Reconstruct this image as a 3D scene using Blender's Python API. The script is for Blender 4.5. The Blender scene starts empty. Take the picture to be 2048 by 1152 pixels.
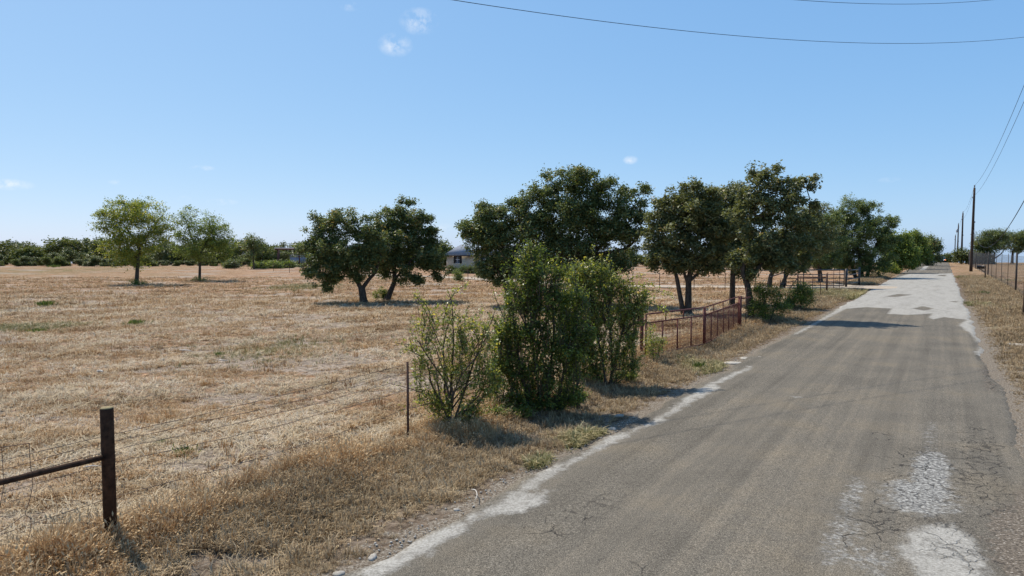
import bpy, math, random
import numpy as np
from mathutils import Vector, Matrix

random.seed(7)
rng = np.random.default_rng(11)
scene = bpy.context.scene
col = scene.collection
R = math.radians

# ------------------------------------------------------------------ camera
H = 2.9                    # camera height in metres
F = 1420.0                 # focal length in pixels of a 2048 px wide picture
PITCH = math.atan(76 / F)  # horizon at row 500
cp, sp = math.cos(PITCH), math.sin(PITCH)
cam_d = bpy.data.cameras.new('camera')
cam = bpy.data.objects.new('camera', cam_d)
col.objects.link(cam)
cam.location = (0, 0, H)
cam.rotation_euler = (R(90) - PITCH, 0, 0)
cam_d.sensor_width = 36
cam_d.lens = F / 2048 * 36
cam_d.clip_start = 0.1
cam_d.clip_end = 6000
scene.camera = cam

# ------------------------------------------------------------------ sky and sun
SUN_EL = R(57)
SUN_AZ = R(-46)            # from +Y, towards +X positive
sun_dir = Vector((math.sin(SUN_AZ) * math.cos(SUN_EL), math.cos(SUN_AZ) * math.cos(SUN_EL), math.sin(SUN_EL)))
world = bpy.data.worlds.new('World')
scene.world = world
world.use_nodes = True
wn, wl = world.node_tree.nodes, world.node_tree.links
wn.clear()
w_out = wn.new('ShaderNodeOutputWorld')
w_bg = wn.new('ShaderNodeBackground')
w_bg.inputs['Strength'].default_value = 0.15
sky = wn.new('ShaderNodeTexSky')
sky.sky_type = 'NISHITA'
sky.sun_disc = False
sky.sun_elevation = SUN_EL
sky.sun_rotation = SUN_AZ
sky.altitude = 0
sky.air_density = 0.6
sky.dust_density = 0.6
sky.ozone_density = 6.0


def ray(px, py):
    u = (px - 1024) / F
    v = (576 - py) / F
    return np.array([u, cp + v * sp, v * cp - sp])


# small fair-weather clouds, given by direction
w_geo = wn.new('ShaderNodeTexCoord')
w_noise = wn.new('ShaderNodeTexNoise')
w_noise.inputs['Scale'].default_value = 55
w_noise.inputs['Detail'].default_value = 6
w_noise.inputs['Roughness'].default_value = 0.62
wl.new(w_geo.outputs['Generated'], w_noise.inputs['Vector'])
acc = None
for (cx, cy, cw, ch, st) in [(838, 43, 34, 22, .85), (790, 90, 30, 20, .75), (15, 369, 34, 9, .9), (404, 336, 20, 5, .6),
                             (1261, 320, 14, 8, .85), (445, 404, 26, 6, .5), (360, 397, 18, 5, .45),
                             (698, 12, 16, 9, .4), (238, 365, 16, 5, .4), (1780, 360, 18, 5, .3), (890, 455, 24, 8, .35)]:
    d = ray(cx, cy)
    d = d / np.linalg.norm(d)
    sub = wn.new('ShaderNodeVectorMath'); sub.operation = 'SUBTRACT'
    sub.inputs[1].default_value = d
    wl.new(w_geo.outputs['Generated'], sub.inputs[0])
    mul = wn.new('ShaderNodeVectorMath'); mul.operation = 'MULTIPLY'
    mul.inputs[1].default_value = (F / cw, F / cw, F / ch)
    wl.new(sub.outputs[0], mul.inputs[0])
    ln = wn.new('ShaderNodeVectorMath'); ln.operation = 'LENGTH'
    wl.new(mul.outputs[0], ln.inputs[0])
    mr = wn.new('ShaderNodeMapRange')
    mr.inputs['From Min'].default_value = 1.15
    mr.inputs['From Max'].default_value = 0.0
    mr.inputs['To Min'].default_value = 0
    mr.inputs['To Max'].default_value = st
    wl.new(ln.outputs['Value'], mr.inputs['Value'])
    if acc is None:
        acc = mr.outputs[0]
    else:
        mx = wn.new('ShaderNodeMath'); mx.operation = 'MAXIMUM'
        wl.new(acc, mx.inputs[0]); wl.new(mr.outputs[0], mx.inputs[1])
        acc = mx.outputs[0]
cm = wn.new('ShaderNodeMapRange')
cm.inputs['From Min'].default_value = 0.40
cm.inputs['From Max'].default_value = 0.66
wl.new(w_noise.outputs['Fac'], cm.inputs['Value'])
cmul = wn.new('ShaderNodeMath'); cmul.operation = 'MULTIPLY'
wl.new(acc, cmul.inputs[0]); wl.new(cm.outputs[0], cmul.inputs[1])
wmix = wn.new('ShaderNodeMixRGB')
wmix.inputs['Color2'].default_value = (5.9, 6.1, 6.4, 1)
wl.new(cmul.outputs[0], wmix.inputs['Fac'])
# tone response of the camera, one power curve per channel over the whole sky
w_sep = wn.new('ShaderNodeSeparateColor')
w_com = wn.new('ShaderNodeCombineColor')
wl.new(sky.outputs['Color'], w_sep.inputs[0])
for ch, (gain, power) in enumerate(((0.725, 0.68), (0.745, 0.46), (0.855, 0.26))):
    m1 = wn.new('ShaderNodeMath'); m1.operation = 'MULTIPLY'; m1.inputs[1].default_value = 0.15
    m2 = wn.new('ShaderNodeMath'); m2.operation = 'POWER'; m2.inputs[1].default_value = power
    m3 = wn.new('ShaderNodeMath'); m3.operation = 'MULTIPLY'; m3.inputs[1].default_value = gain / 0.15
    wl.new(w_sep.outputs[ch], m1.inputs[0]); wl.new(m1.outputs[0], m2.inputs[0]); wl.new(m2.outputs[0], m3.inputs[0])
    wl.new(m3.outputs[0], w_com.inputs[ch])
wl.new(w_com.outputs[0], wmix.inputs['Color1'])
wl.new(wmix.outputs['Color'], w_bg.inputs['Color'])
wl.new(w_bg.outputs['Background'], w_out.inputs['Surface'])

sun_d = bpy.data.lights.new('sun', 'SUN')
sun_d.energy = 5.0
sun_d.angle = R(0.53)
sun_d.color = (1.0, 0.93, 0.81)
sun = bpy.data.objects.new('sun', sun_d)
col.objects.link(sun)
sun.location = (-20, 20, 40)
sun.rotation_euler = sun_dir.to_track_quat('Z', 'Y').to_euler()

scene.view_settings.view_transform = 'Standard'
scene.view_settings.look = 'None'
scene.view_settings.exposure = 0.16
scene.view_settings.gamma = 1.0
scene.view_settings.use_curve_mapping = False
scene.cycles.max_bounces = 6
scene.cycles.diffuse_bounces = 3
scene.cycles.transparent_max_bounces = 8

# ------------------------------------------------------------------ geometry of the place
VPX = 1886.0                                  # the road runs to this column on the horizon
ang = math.atan((VPX - 1024) / F)
RD = np.array([math.sin(ang), math.cos(ang)])  # along the road
RN = np.array([math.cos(ang), -math.sin(ang)])  # to its right


def road_pt(s, t, z=0.0):
    p = RN * s + RD * t
    return np.array([p[0], p[1], z])


def to_st(x, y):
    return x * RN[0] + y * RN[1], x * RD[0] + y * RD[1]


def k2s(k):
    return k * H * math.cos(ang)


def terrain(x, y):
    """gentle field that falls away behind a low crest"""
    x = np.asarray(x, float); y = np.asarray(y, float)
    d = y - 150 - 6 * np.sin(x * 0.02)
    fall = np.where(d > 0, np.where(d < 40, d * d * 0.0005, 0.8 + (d - 40) * 0.04), 0)
    return -fall


def G(px, py, z=0.0):
    r = ray(px, py)
    t = (z - H) / r[2]
    return np.array([r[0] * t, r[1] * t, z])


def at(px, py, Y):
    r = ray(px, py)
    t = Y / r[1]
    return np.array([r[0] * t, Y, H + r[2] * t])


def on_line(px, py, s):
    """point where the sight line meets the vertical plane s metres right of the road axis line"""
    r = ray(px, py)
    t = s / (r[0] * RN[0] + r[1] * RN[1])
    return np.array([r[0] * t, r[1] * t, H + r[2] * t])


# ------------------------------------------------------------------ materials
def new_mat(name):
    m = bpy.data.materials.new(name)
    m.use_nodes = True
    nt = m.node_tree
    nt.nodes.clear()
    out = nt.nodes.new('ShaderNodeOutputMaterial')
    return m, nt, out


class N:
    """tiny node helper"""
    def __init__(self, nt):
        self.nt = nt

    def new(self, t, **kw):
        n = self.nt.nodes.new(t)
        for k, v in kw.items():
            setattr(n, k, v)
        return n

    def link(self, a, b):
        self.nt.links.new(a, b)

    def noise(self, vec, scale, detail=4, rough=0.55, dist=0.0):
        n = self.new('ShaderNodeTexNoise')
        n.inputs['Scale'].default_value = scale
        n.inputs['Detail'].default_value = detail
        n.inputs['Roughness'].default_value = rough
        n.inputs['Distortion'].default_value = dist
        if vec is not None:
            self.link(vec, n.inputs['Vector'])
        return n.outputs['Fac']

    def ramp(self, fac, stops):
        n = self.new('ShaderNodeValToRGB')
        els = n.color_ramp.elements
        while len(els) < len(stops):
            els.new(0.5)
        for e, (p, c) in zip(els, stops):
            e.position = p
            e.color = (*c, 1) if len(c) == 3 else c
        self.link(fac, n.inputs['Fac'])
        return n.outputs['Color']

    def mix(self, fac, a, b, blend='MIX'):
        n = self.new('ShaderNodeMixRGB', blend_type=blend)
        for s, v in ((n.inputs['Fac'], fac), (n.inputs['Color1'], a), (n.inputs['Color2'], b)):
            if isinstance(v, (int, float)):
                s.default_value = v
            elif isinstance(v, tuple):
                s.default_value = (*v, 1)
            else:
                self.link(v, s)
        return n.outputs['Color']

    def math(self, op, a, b=None, clamp=False):
        n = self.new('ShaderNodeMath', operation=op)
        n.use_clamp = clamp
        for s, v in zip(n.inputs, (a, b)):
            if v is None:
                continue
            if isinstance(v, (int, float)):
                s.default_value = v
            else:
                self.link(v, s)
        return n.outputs[0]

    def mrange(self, v, a, b, c=0.0, d=1.0, smooth=True):
        n = self.new('ShaderNodeMapRange')
        if smooth:
            n.interpolation_type = 'SMOOTHSTEP'
        n.inputs['From Min'].default_value = a
        n.inputs['From Max'].default_value = b
        n.inputs['To Min'].default_value = c
        n.inputs['To Max'].default_value = d
        self.link(v, n.inputs['Value'])
        return n.outputs[0]

    def attr(self, name, out='Fac'):
        n = self.new('ShaderNodeAttribute', attribute_name=name)
        return n.outputs[out]

    def pos(self):
        return self.new('ShaderNodeNewGeometry').outputs['Position']

    def scale(self, vec, s):
        n = self.new('ShaderNodeVectorMath', operation='MULTIPLY')
        n.inputs[1].default_value = s
        self.link(vec, n.inputs[0])
        return n.outputs[0]

    def bump(self, h, strength, dist):
        n = self.new('ShaderNodeBump')
        n.inputs['Strength'].default_value = strength
        n.inputs['Distance'].default_value = dist
        self.link(h, n.inputs['Height'])
        return n.outputs['Normal']

    def principled(self, color, rough=0.8, metallic=0.0, spec=0.3, normal=None):
        n = self.new('ShaderNodeBsdfPrincipled')
        if isinstance(color, tuple):
            n.inputs['Base Color'].default_value = (*color, 1)
        else:
            self.link(color, n.inputs['Base Color'])
        if isinstance(rough, (int, float)):
            n.inputs['Roughness'].default_value = rough
        else:
            self.link(rough, n.inputs['Roughness'])
        n.inputs['Metallic'].default_value = metallic
        n.inputs['Specular IOR Level'].default_value = spec
        if normal is not None:
            self.link(normal, n.inputs['Normal'])
        return n.outputs['BSDF']


def simple_mat(name, c1, c2, scale=8, rough=0.7, metallic=0.0, spec=0.3, bump=0.0, stretch=(1, 1, 1)):
    m, nt, out = new_mat(name)
    n = N(nt)
    p = n.scale(n.pos(), stretch)
    f = n.noise(p, scale, 5, 0.6)
    c = n.ramp(f, [(0.3, c1), (0.7, c2)])
    nm = n.bump(f, bump, 0.02) if bump else None
    n.link(n.principled(c, rough, metallic, spec, nm), out.inputs['Surface'])
    return m


def leaf_mat(name, dark, mid, light, trans=0.35, rough=0.45, spec=0.35, dead=None):
    m, nt, out = new_mat(name)
    n = N(nt)
    r = n.attr('rnd')
    stops = [(0.0, dark), (0.5, mid), (0.93, light)]
    if dead:
        stops.append((1.0, dead))
    c = n.ramp(r, stops)
    bsdf = n.principled(c, rough, 0, spec)
    tr = n.new('ShaderNodeBsdfTranslucent')
    tc = n.mix(1.0, c, (1.6, 1.55, 0.7), 'MULTIPLY')
    n.link(tc, tr.inputs['Color'])
    mx = n.new('ShaderNodeMixShader')
    mx.inputs[0].default_value = trans
    n.link(bsdf, mx.inputs[1]); n.link(tr.outputs[0], mx.inputs[2])
    n.link(mx.outputs[0], out.inputs['Surface'])
    return m


def grass_mat(name, stops, trans=0.12):
    m, nt, out = new_mat(name)
    n = N(nt)
    oi = n.new('ShaderNodeObjectInfo')
    f = n.noise(n.pos(), 0.55, 4)
    bd = n.noise(n.scale(n.pos(), (0.10, 0.34, 1)), 1.0, 5, 0.6, 0.4)
    k = n.math('MULTIPLY', oi.outputs['Random'], 0.40)
    f2 = n.math('ADD', k, n.mrange(f, 0.36, 0.64, 0.0, 0.32))
    f2 = n.math('ADD', f2, n.mrange(bd, 0.38, 0.62, 0.0, 0.28))
    c = n.ramp(f2, stops)
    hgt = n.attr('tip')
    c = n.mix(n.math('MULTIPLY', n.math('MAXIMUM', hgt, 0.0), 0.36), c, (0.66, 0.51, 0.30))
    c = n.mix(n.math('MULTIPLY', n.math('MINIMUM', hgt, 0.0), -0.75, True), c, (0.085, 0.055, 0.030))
    bsdf = n.principled(c, 0.75, 0, 0.15)
    tr = n.new('ShaderNodeBsdfTranslucent')
    n.link(c, tr.inputs['Color'])
    mx = n.new('ShaderNodeMixShader')
    mx.inputs[0].default_value = trans
    n.link(bsdf, mx.inputs[1]); n.link(tr.outputs[0], mx.inputs[2])
    n.link(mx.outputs[0], out.inputs['Surface'])
    return m


M = {}
M['bark'] = simple_mat('bark', (0.035, 0.027, 0.021), (0.11, 0.088, 0.068), 18, 0.95, 0, 0.1, 0.6, (1, 1, 0.35))
M['stem'] = simple_mat('stem_bark', (0.06, 0.045, 0.033), (0.15, 0.115, 0.085), 30, 0.9, 0, 0.1, 0.3, (1, 1, 0.4))
M['oak'] = leaf_mat('oak_leaf', (0.057, 0.077, 0.030), (0.111, 0.144, 0.054), (0.211, 0.245, 0.098), 0.26, 0.5, 0.3, (0.405, 0.288, 0.133))
M['oak2'] = leaf_mat('oak_leaf_olive', (0.071, 0.083, 0.035), (0.139, 0.155, 0.067), (0.245, 0.250, 0.116), 0.26, 0.5, 0.3, (0.389, 0.281, 0.149))
M['elm'] = leaf_mat('elm_leaf', (0.056, 0.082, 0.028), (0.113, 0.151, 0.054), (0.203, 0.242, 0.089), 0.28, 0.5, 0.3)
M['yellow'] = leaf_mat('turning_leaf', (0.086, 0.123, 0.025), (0.200, 0.249, 0.047), (0.382, 0.378, 0.072), 0.32, 0.5, 0.3, (0.521, 0.398, 0.096))
M['green'] = leaf_mat('mesquite_leaf', (0.064, 0.096, 0.022), (0.144, 0.197, 0.045), (0.270, 0.307, 0.077), 0.32, 0.5, 0.3)
M['shrub'] = leaf_mat('shrub_leaf', (0.043, 0.065, 0.017), (0.106, 0.147, 0.034), (0.269, 0.300, 0.072), 0.42, 0.40, 0.4, (0.525, 0.450, 0.096))
M['shrub2'] = leaf_mat('shrub_leaf_pale', (0.073, 0.095, 0.024), (0.184, 0.215, 0.055), (0.404, 0.403, 0.107), 0.42, 0.40, 0.4, (0.662, 0.517, 0.121))
M['far'] = leaf_mat('far_foliage', (0.056, 0.073, 0.027), (0.108, 0.131, 0.050), (0.187, 0.201, 0.075), 0.22, 0.5, 0.3)
M['far2'] = leaf_mat('far_foliage_light', (0.053, 0.074, 0.023), (0.112, 0.139, 0.044), (0.185, 0.195, 0.063), 0.25, 0.6, 0.2)
M['weed'] = leaf_mat('weed_leaf', (0.045, 0.070, 0.020), (0.085, 0.125, 0.035), (0.16, 0.18, 0.065), 0.3, 0.5, 0.3)
M['rust'] = simple_mat('rusty_red_pipe', (0.065, 0.018, 0.014), (0.20, 0.060, 0.042), 14, 0.7, 0.0, 0.35, 0.2)
M['brown_pipe'] = simple_mat('dark_brown_pipe', (0.016, 0.009, 0.006), (0.085, 0.045, 0.027), 14, 0.8, 0.0, 0.12, 0.15)
M['post_cap'] = simple_mat('weathered_post_end', (0.16, 0.12, 0.05), (0.33, 0.27, 0.15), 40, 0.9)
M['black_pipe'] = simple_mat('black_painted_pipe', (0.012, 0.012, 0.014), (0.035, 0.034, 0.036), 12, 0.32, 0.0, 0.5)
M['tpost'] = simple_mat('rusty_t_post', (0.035, 0.018, 0.013), (0.11, 0.055, 0.038), 25, 0.8)
M['green_post'] = simple_mat('dark_t_post', (0.030, 0.028, 0.026), (0.085, 0.070, 0.060), 25, 0.75)
M['wire'] = simple_mat('old_fence_wire', (0.045, 0.032, 0.026), (0.13, 0.10, 0.085), 20, 0.6, 0.4)
M['game_wire'] = simple_mat('galvanised_wire', (0.16, 0.15, 0.14), (0.26, 0.25, 0.24), 20, 0.6, 0.3)
M['pole_wood'] = simple_mat('creosoted_wood', (0.030, 0.020, 0.015), (0.085, 0.058, 0.042), 10, 0.9, 0, 0.15, 0.3, (1, 1, 0.1))
M['cable'] = simple_mat('line_wire', (0.022, 0.024, 0.028), (0.045, 0.048, 0.052), 3, 0.7, 0.0, 0.1)
M['metal'] = simple_mat('grey_metal', (0.25, 0.26, 0.27), (0.40, 0.41, 0.42), 6, 0.45, 0.6)
M['porcelain'] = simple_mat('brown_insulator', (0.10, 0.09, 0.085), (0.2, 0.19, 0.18), 6, 0.25)
M['mail_black'] = simple_mat('black_mailbox', (0.010, 0.010, 0.011), (0.028, 0.028, 0.030), 12, 0.4, 0.2, 0.5)
M['mail_grey'] = simple_mat('grey_mailbox', (0.42, 0.42, 0.42), (0.58, 0.58, 0.57), 9, 0.5, 0.2)
M['limestone'] = simple_mat('pale_limestone', (0.27, 0.24, 0.20), (0.48, 0.44, 0.38), 18, 0.9, 0, 0.1, 0.4)
M['stick'] = simple_mat('bleached_stick', (0.40, 0.35, 0.29), (0.62, 0.57, 0.50), 30, 0.85)
M['brick'] = simple_mat('cream_masonry', (0.46, 0.38, 0.27), (0.62, 0.53, 0.40), 5, 0.9, 0, 0.1, 0.2)
M['shingle'] = simple_mat('grey_shingle', (0.19, 0.205, 0.235), (0.28, 0.295, 0.325), 4, 0.85, 0, 0.2, 0.3)
M['trim'] = simple_mat('dark_trim', (0.05, 0.042, 0.04), (0.085, 0.07, 0.065), 5, 0.6)
M['shutter'] = simple_mat('black_shutter', (0.012, 0.013, 0.017), (0.028, 0.029, 0.034), 8, 0.5)
M['white'] = simple_mat('white_paint', (0.62, 0.63, 0.64), (0.75, 0.75, 0.75), 8, 0.5)
M['roof_tin'] = simple_mat('pale_tin_roof', (0.50, 0.51, 0.52), (0.64, 0.64, 0.64), 3, 0.38, 0.35)
M['red_iron'] = simple_mat('red_iron_frame', (0.055, 0.022, 0.020), (0.105, 0.045, 0.04), 6, 0.6)
M['trailer'] = simple_mat('blue_grey_panel', (0.22, 0.27, 0.36), (0.34, 0.39, 0.47), 3, 0.5)
M['tyre'] = simple_mat('rubber', (0.015, 0.015, 0.016), (0.03, 0.03, 0.03), 20, 0.85)
M['car'] = simple_mat('slate_car_paint', (0.06, 0.075, 0.10), (0.075, 0.09, 0.115), 3, 0.25, 0.4, 0.5)
M['barrel'] = simple_mat('rusty_barrel', (0.030, 0.018, 0.014), (0.085, 0.048, 0.036), 7, 0.8, 0.2)


def glass_mat():
    m, nt, out = new_mat('window_glass')
    n = N(nt)
    f = n.noise(n.pos(), 1.5, 2)
    n.link(n.principled(n.ramp(f, [(0.3, (0.03, 0.045, 0.06)), (0.7, (0.07, 0.10, 0.13))]), 0.08, 0, 0.8), out.inputs['Surface'])
    return m


def amber_mat():
    m, nt, out = new_mat('lit_amber_lamp')
    n = N(nt)
    e = n.new('ShaderNodeEmission')
    e.inputs['Color'].default_value = (1.0, 0.28, 0.06, 1)
    e.inputs['Strength'].default_value = 1.4
    n.link(e.outputs[0], out.inputs['Surface'])
    return m


M['glass'] = glass_mat()
M['amber'] = amber_mat()


def ground_mat():
    m, nt, out = new_mat('dry_pasture')
    n = N(nt)
    p = n.pos()
    # mown bands run roughly across the picture
    band = n.noise(n.scale(p, (0.10, 0.34, 1)), 1.0, 5, 0.6, 0.4)
    mid = n.noise(p, 0.9, 5, 0.62)
    fine = n.noise(p, 9.0, 6, 0.7)
    grit = n.noise(p, 60.0, 4, 0.7)
    c = n.ramp(band, [(0.36, (0.182, 0.105, 0.059)), (0.45, (0.279, 0.161, 0.091)), (0.52, (0.331, 0.198, 0.117)), (0.58, (0.235, 0.138, 0.083)), (0.66, (0.331, 0.224, 0.149))])
    c2 = n.ramp(mid, [(0.36, (0.125, 0.075, 0.044)), (0.46, (0.272, 0.163, 0.096)), (0.55, (0.345, 0.227, 0.143)), (0.66, (0.394, 0.295, 0.224))])
    c = n.mix(0.5, c, c2)
    # pale thatch
    th = n.mrange(n.noise(n.scale(p, (0.5, 1.1, 1)), 0.8, 4, 0.7, 0.6), 0.54, 0.64)
    c = n.mix(n.math('MULTIPLY', n.math('MULTIPLY', th, n.mrange(fine, 0.40, 0.58)), 0.75), c, (0.481, 0.395, 0.324))
    # mottled tufts and grit
    c = n.mix(0.9, c, n.ramp(fine, [(0.38, (0.34, 0.32, 0.30)), (0.5, (1.05, 1.05, 1.05)), (0.62, (1.6, 1.56, 1.48))]), 'MULTIPLY')
    c = n.mix(0.6, c, n.ramp(grit, [(0.36, (0.45, 0.43, 0.4)), (0.5, (1, 1, 1)), (0.64, (1.45, 1.42, 1.36))]), 'MULTIPLY')
    # greener stretches
    g = n.attr('green')
    gm = n.math('MULTIPLY', g, n.mrange(n.noise(p, 0.7, 5, 0.7), 0.40, 0.58), True)
    c = n.mix(n.math('MULTIPLY', gm, 0.75), c, n.ramp(fine, [(0.36, (0.055, 0.062, 0.020)), (0.64, (0.150, 0.150, 0.055))]))
    # bare soil, then grey patches and litter that also paints in bush shade
    d = n.attr('dirt')
    dm = n.mrange(n.math('ADD', d, n.math('MULTIPLY', n.math('SUBTRACT', n.noise(p, 2.5, 5, 0.7), 0.5), 1.1)), 0.35, 0.65)
    c = n.mix(dm, c, n.ramp(fine, [(0.36, (0.155, 0.088, 0.055)), (0.64, (0.30, 0.19, 0.125))]))
    a = n.attr('ash_shade')
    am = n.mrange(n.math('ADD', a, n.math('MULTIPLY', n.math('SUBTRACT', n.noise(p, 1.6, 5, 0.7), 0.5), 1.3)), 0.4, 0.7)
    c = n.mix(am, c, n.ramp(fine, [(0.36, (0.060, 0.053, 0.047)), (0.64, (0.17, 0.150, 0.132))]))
    # thin, greyish pink bare spots
    bm = n.mrange(n.math('ADD', n.attr('bare'), n.math('MULTIPLY', n.math('SUBTRACT', n.noise(p, 3.2, 6, 0.75), 0.5), 1.5)), 0.35, 0.75)
    c = n.mix(n.math('MULTIPLY', bm, 0.8), c, n.ramp(fine, [(0.36, (0.150, 0.118, 0.092)), (0.5, (0.300, 0.245, 0.195)), (0.64, (0.43, 0.365, 0.30))]))
    # leaf litter and grey soil on the verge
    vg = n.attr('verge')
    c = n.mix(n.math('MULTIPLY', vg, 0.85), c, n.ramp(fine, [(0.36, (0.050, 0.039, 0.029)), (0.5, (0.115, 0.090, 0.066)), (0.64, (0.22, 0.182, 0.140))]))
    # crumbly limestone along the road edge
    e = n.attr('edge')
    em = n.mrange(n.math('ADD', e, n.math('MULTIPLY', n.math('SUBTRACT', n.noise(p, 4.0, 6, 0.75), 0.5), 1.6)), 0.42, 0.62)
    c = n.mix(em, c, n.ramp(n.noise(p, 34, 4, 0.7), [(0.36, (0.085, 0.066, 0.05)), (0.5, (0.19, 0.152, 0.112)), (0.64, (0.36, 0.32, 0.265))]))
    h = n.math('ADD', n.math('MULTIPLY', fine, 0.7), n.math('MULTIPLY', grit, 0.3))
    nm = n.bump(h, 0.9, 0.06)
    n.link(n.principled(c, 0.95, 0, 0.05, nm), out.inputs['Surface'])
    return m


def road_mat():
    m, nt, out = new_mat('worn_chip_seal')
    n = N(nt)
    st = n.attr('st', 'Vector')
    p = n.pos()
    chip = n.noise(p, 85, 3, 0.7)
    chip2 = n.noise(p, 24, 4, 0.7)
    blot = n.noise(p, 0.55, 5, 0.6)
    streak = n.noise(n.scale(st, (3.2, 0.06, 1)), 1.0, 6, 0.68)
    # seal: grey brown stones in dark binder
    c = n.ramp(chip, [(0.34, (0.040, 0.036, 0.030)), (0.46, (0.105, 0.094, 0.079)), (0.56, (0.150, 0.136, 0.114)), (0.68, (0.30, 0.275, 0.235))])
    c = n.mix(0.55, c, n.ramp(chip2, [(0.34, (0.66, 0.65, 0.64)), (0.5, (1, 1, 1)), (0.66, (1.38, 1.35, 1.30))]), 'MULTIPLY')
    c = n.mix(0.8, c, n.ramp(streak, [(0.34, (0.76, 0.755, 0.75)), (0.5, (1, 1, 1)), (0.64, (1.25, 1.22, 1.18))]), 'MULTIPLY')
    c = n.mix(0.8, c, n.ramp(blot, [(0.35, (0.82, 0.82, 0.82)), (0.5, (1, 1, 1)), (0.64, (1.18, 1.13, 1.05))]), 'MULTIPLY')
    # stripped wheel path: lighter stones and blue grey
    w = n.attr('worn')
    wm = n.mrange(n.math('ADD', w, n.math('MULTIPLY', n.math('SUBTRACT', n.noise(p, 9, 6, 0.8), 0.5), 1.5)), 0.40, 0.80)
    c = n.mix(wm, c, n.ramp(chip2, [(0.36, (0.075, 0.072, 0.068)), (0.5, (0.20, 0.197, 0.190)), (0.62, (0.40, 0.395, 0.38))]))
    # cracks
    def crack(scale, width, wob):
        wv = n.new('ShaderNodeTexNoise')
        wv.inputs['Scale'].default_value = scale * 1.7
        wv.inputs['Detail'].default_value = 4
        n.link(p, wv.inputs['Vector'])
        sc = n.scale(wv.outputs['Color'], (wob, wob, 0))
        add = n.new('ShaderNodeVectorMath', operation='ADD')
        n.link(p, add.inputs[0]); n.link(sc, add.inputs[1])
        v = n.new('ShaderNodeTexVoronoi', feature='DISTANCE_TO_EDGE')
        v.inputs['Scale'].default_value = scale
        n.link(add.outputs[0], v.inputs['Vector'])
        return n.mrange(v.outputs['Distance'], 0.0, width, 1.0, 0.0)
    ck = n.attr('crack')
    gate = n.mrange(n.math('ADD', ck, n.math('MULTIPLY', n.math('SUBTRACT', n.noise(p, 0.9, 4, 0.7), 0.5), 1.6)), 0.42, 0.75)
    brk = n.mrange(n.noise(p, 3.1, 4, 0.7), 0.36, 0.54)
    k1 = n.math('MULTIPLY', n.math('MULTIPLY', crack(2.2, 0.028, 0.45), gate), brk)
    gate2 = n.mrange(n.math('ADD', ck, n.math('MULTIPLY', n.math('SUBTRACT', n.noise(p, 1.7, 4, 0.7), 0.5), 1.5)), 0.55, 0.9)
    k2 = n.math('MULTIPLY', n.math('MULTIPLY', crack(6.5, 0.045, 0.18), gate2), n.mrange(n.noise(p, 5.3, 4, 0.7), 0.36, 0.56))
    k = n.math('MAXIMUM', k1, k2)
    # pale base showing through where the seal has come away
    pl = n.attr('pale')
    ragged = n.math('ADD', n.math('MULTIPLY', n.math('SUBTRACT', n.noise(p, 3.0, 7, 0.7), 0.5), 0.42), n.math('MULTIPLY', n.math('SUBTRACT', n.noise(p, 14, 5, 0.7), 0.5), 0.20))
    pm = n.mrange(n.math('ADD', n.math('ADD', pl, ragged), n.math('MULTIPLY', n.math('SUBTRACT', n.noise(p, 45, 4, 0.75), 0.5), 0.16)), -0.06, 0.09)
    pm = n.math('MULTIPLY', pm, n.mrange(n.noise(p, 4.5, 7, 0.78), 0.34, 0.50, 0.48, 0.97))
    pc = n.ramp(n.noise(p, 40, 5, 0.7), [(0.34, (0.195, 0.187, 0.172)), (0.5, (0.305, 0.295, 0.276)), (0.66, (0.41, 0.40, 0.378))])
    pc = n.mix(0.7, pc, n.ramp(n.noise(n.scale(st, (1.6, 0.3, 1)), 1.0, 6, 0.7), [(0.3, (0.70, 0.69, 0.67)), (0.5, (1, 1, 1)), (0.7, (1.1, 1.1, 1.1))]), 'MULTIPLY')
    c = n.mix(pm, c, pc)
    # broken brown margin
    dd = n.attr('dirt')
    dm = n.mrange(n.math('ADD', dd, n.math('MULTIPLY', n.math('SUBTRACT', n.noise(p, 5, 6, 0.75), 0.5), 0.9)), -0.02, 0.10)
    dc = n.ramp(n.noise(p, 30, 5, 0.75), [(0.36, (0.035, 0.031, 0.029)), (0.47, (0.105, 0.086, 0.068)), (0.57, (0.19, 0.16, 0.13)), (0.66, (0.42, 0.395, 0.36))])
    c = n.mix(n.math('MULTIPLY', dm, 0.9), c, dc)
    c = n.mix(n.math('MULTIPLY', k, n.math('SUBTRACT', 0.88, n.math('MULTIPLY', pm, 0.35))), c, (0.028, 0.025, 0.023))
    h = n.math('ADD', n.math('MULTIPLY', chip, 0.25), n.math('MULTIPLY', chip2, 0.25))
    h = n.math('SUBTRACT', h, n.math('MULTIPLY', k, 0.8))
    h = n.math('SUBTRACT', h, n.math('MULTIPLY', pm, 0.5))
    h = n.math('ADD', h, n.math('MULTIPLY', dm, n.math('MULTIPLY', n.noise(p, 22, 5, 0.7), 0.8)))
    nm = n.bump(h, 0.75, 0.02)
    c = n.mix(1.0, c, (1.06, 1.025, 0.965), 'MULTIPLY')
    n.link(n.principled(c, 0.88, 0, 0.12, nm), out.inputs['Surface'])
    return m


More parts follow.
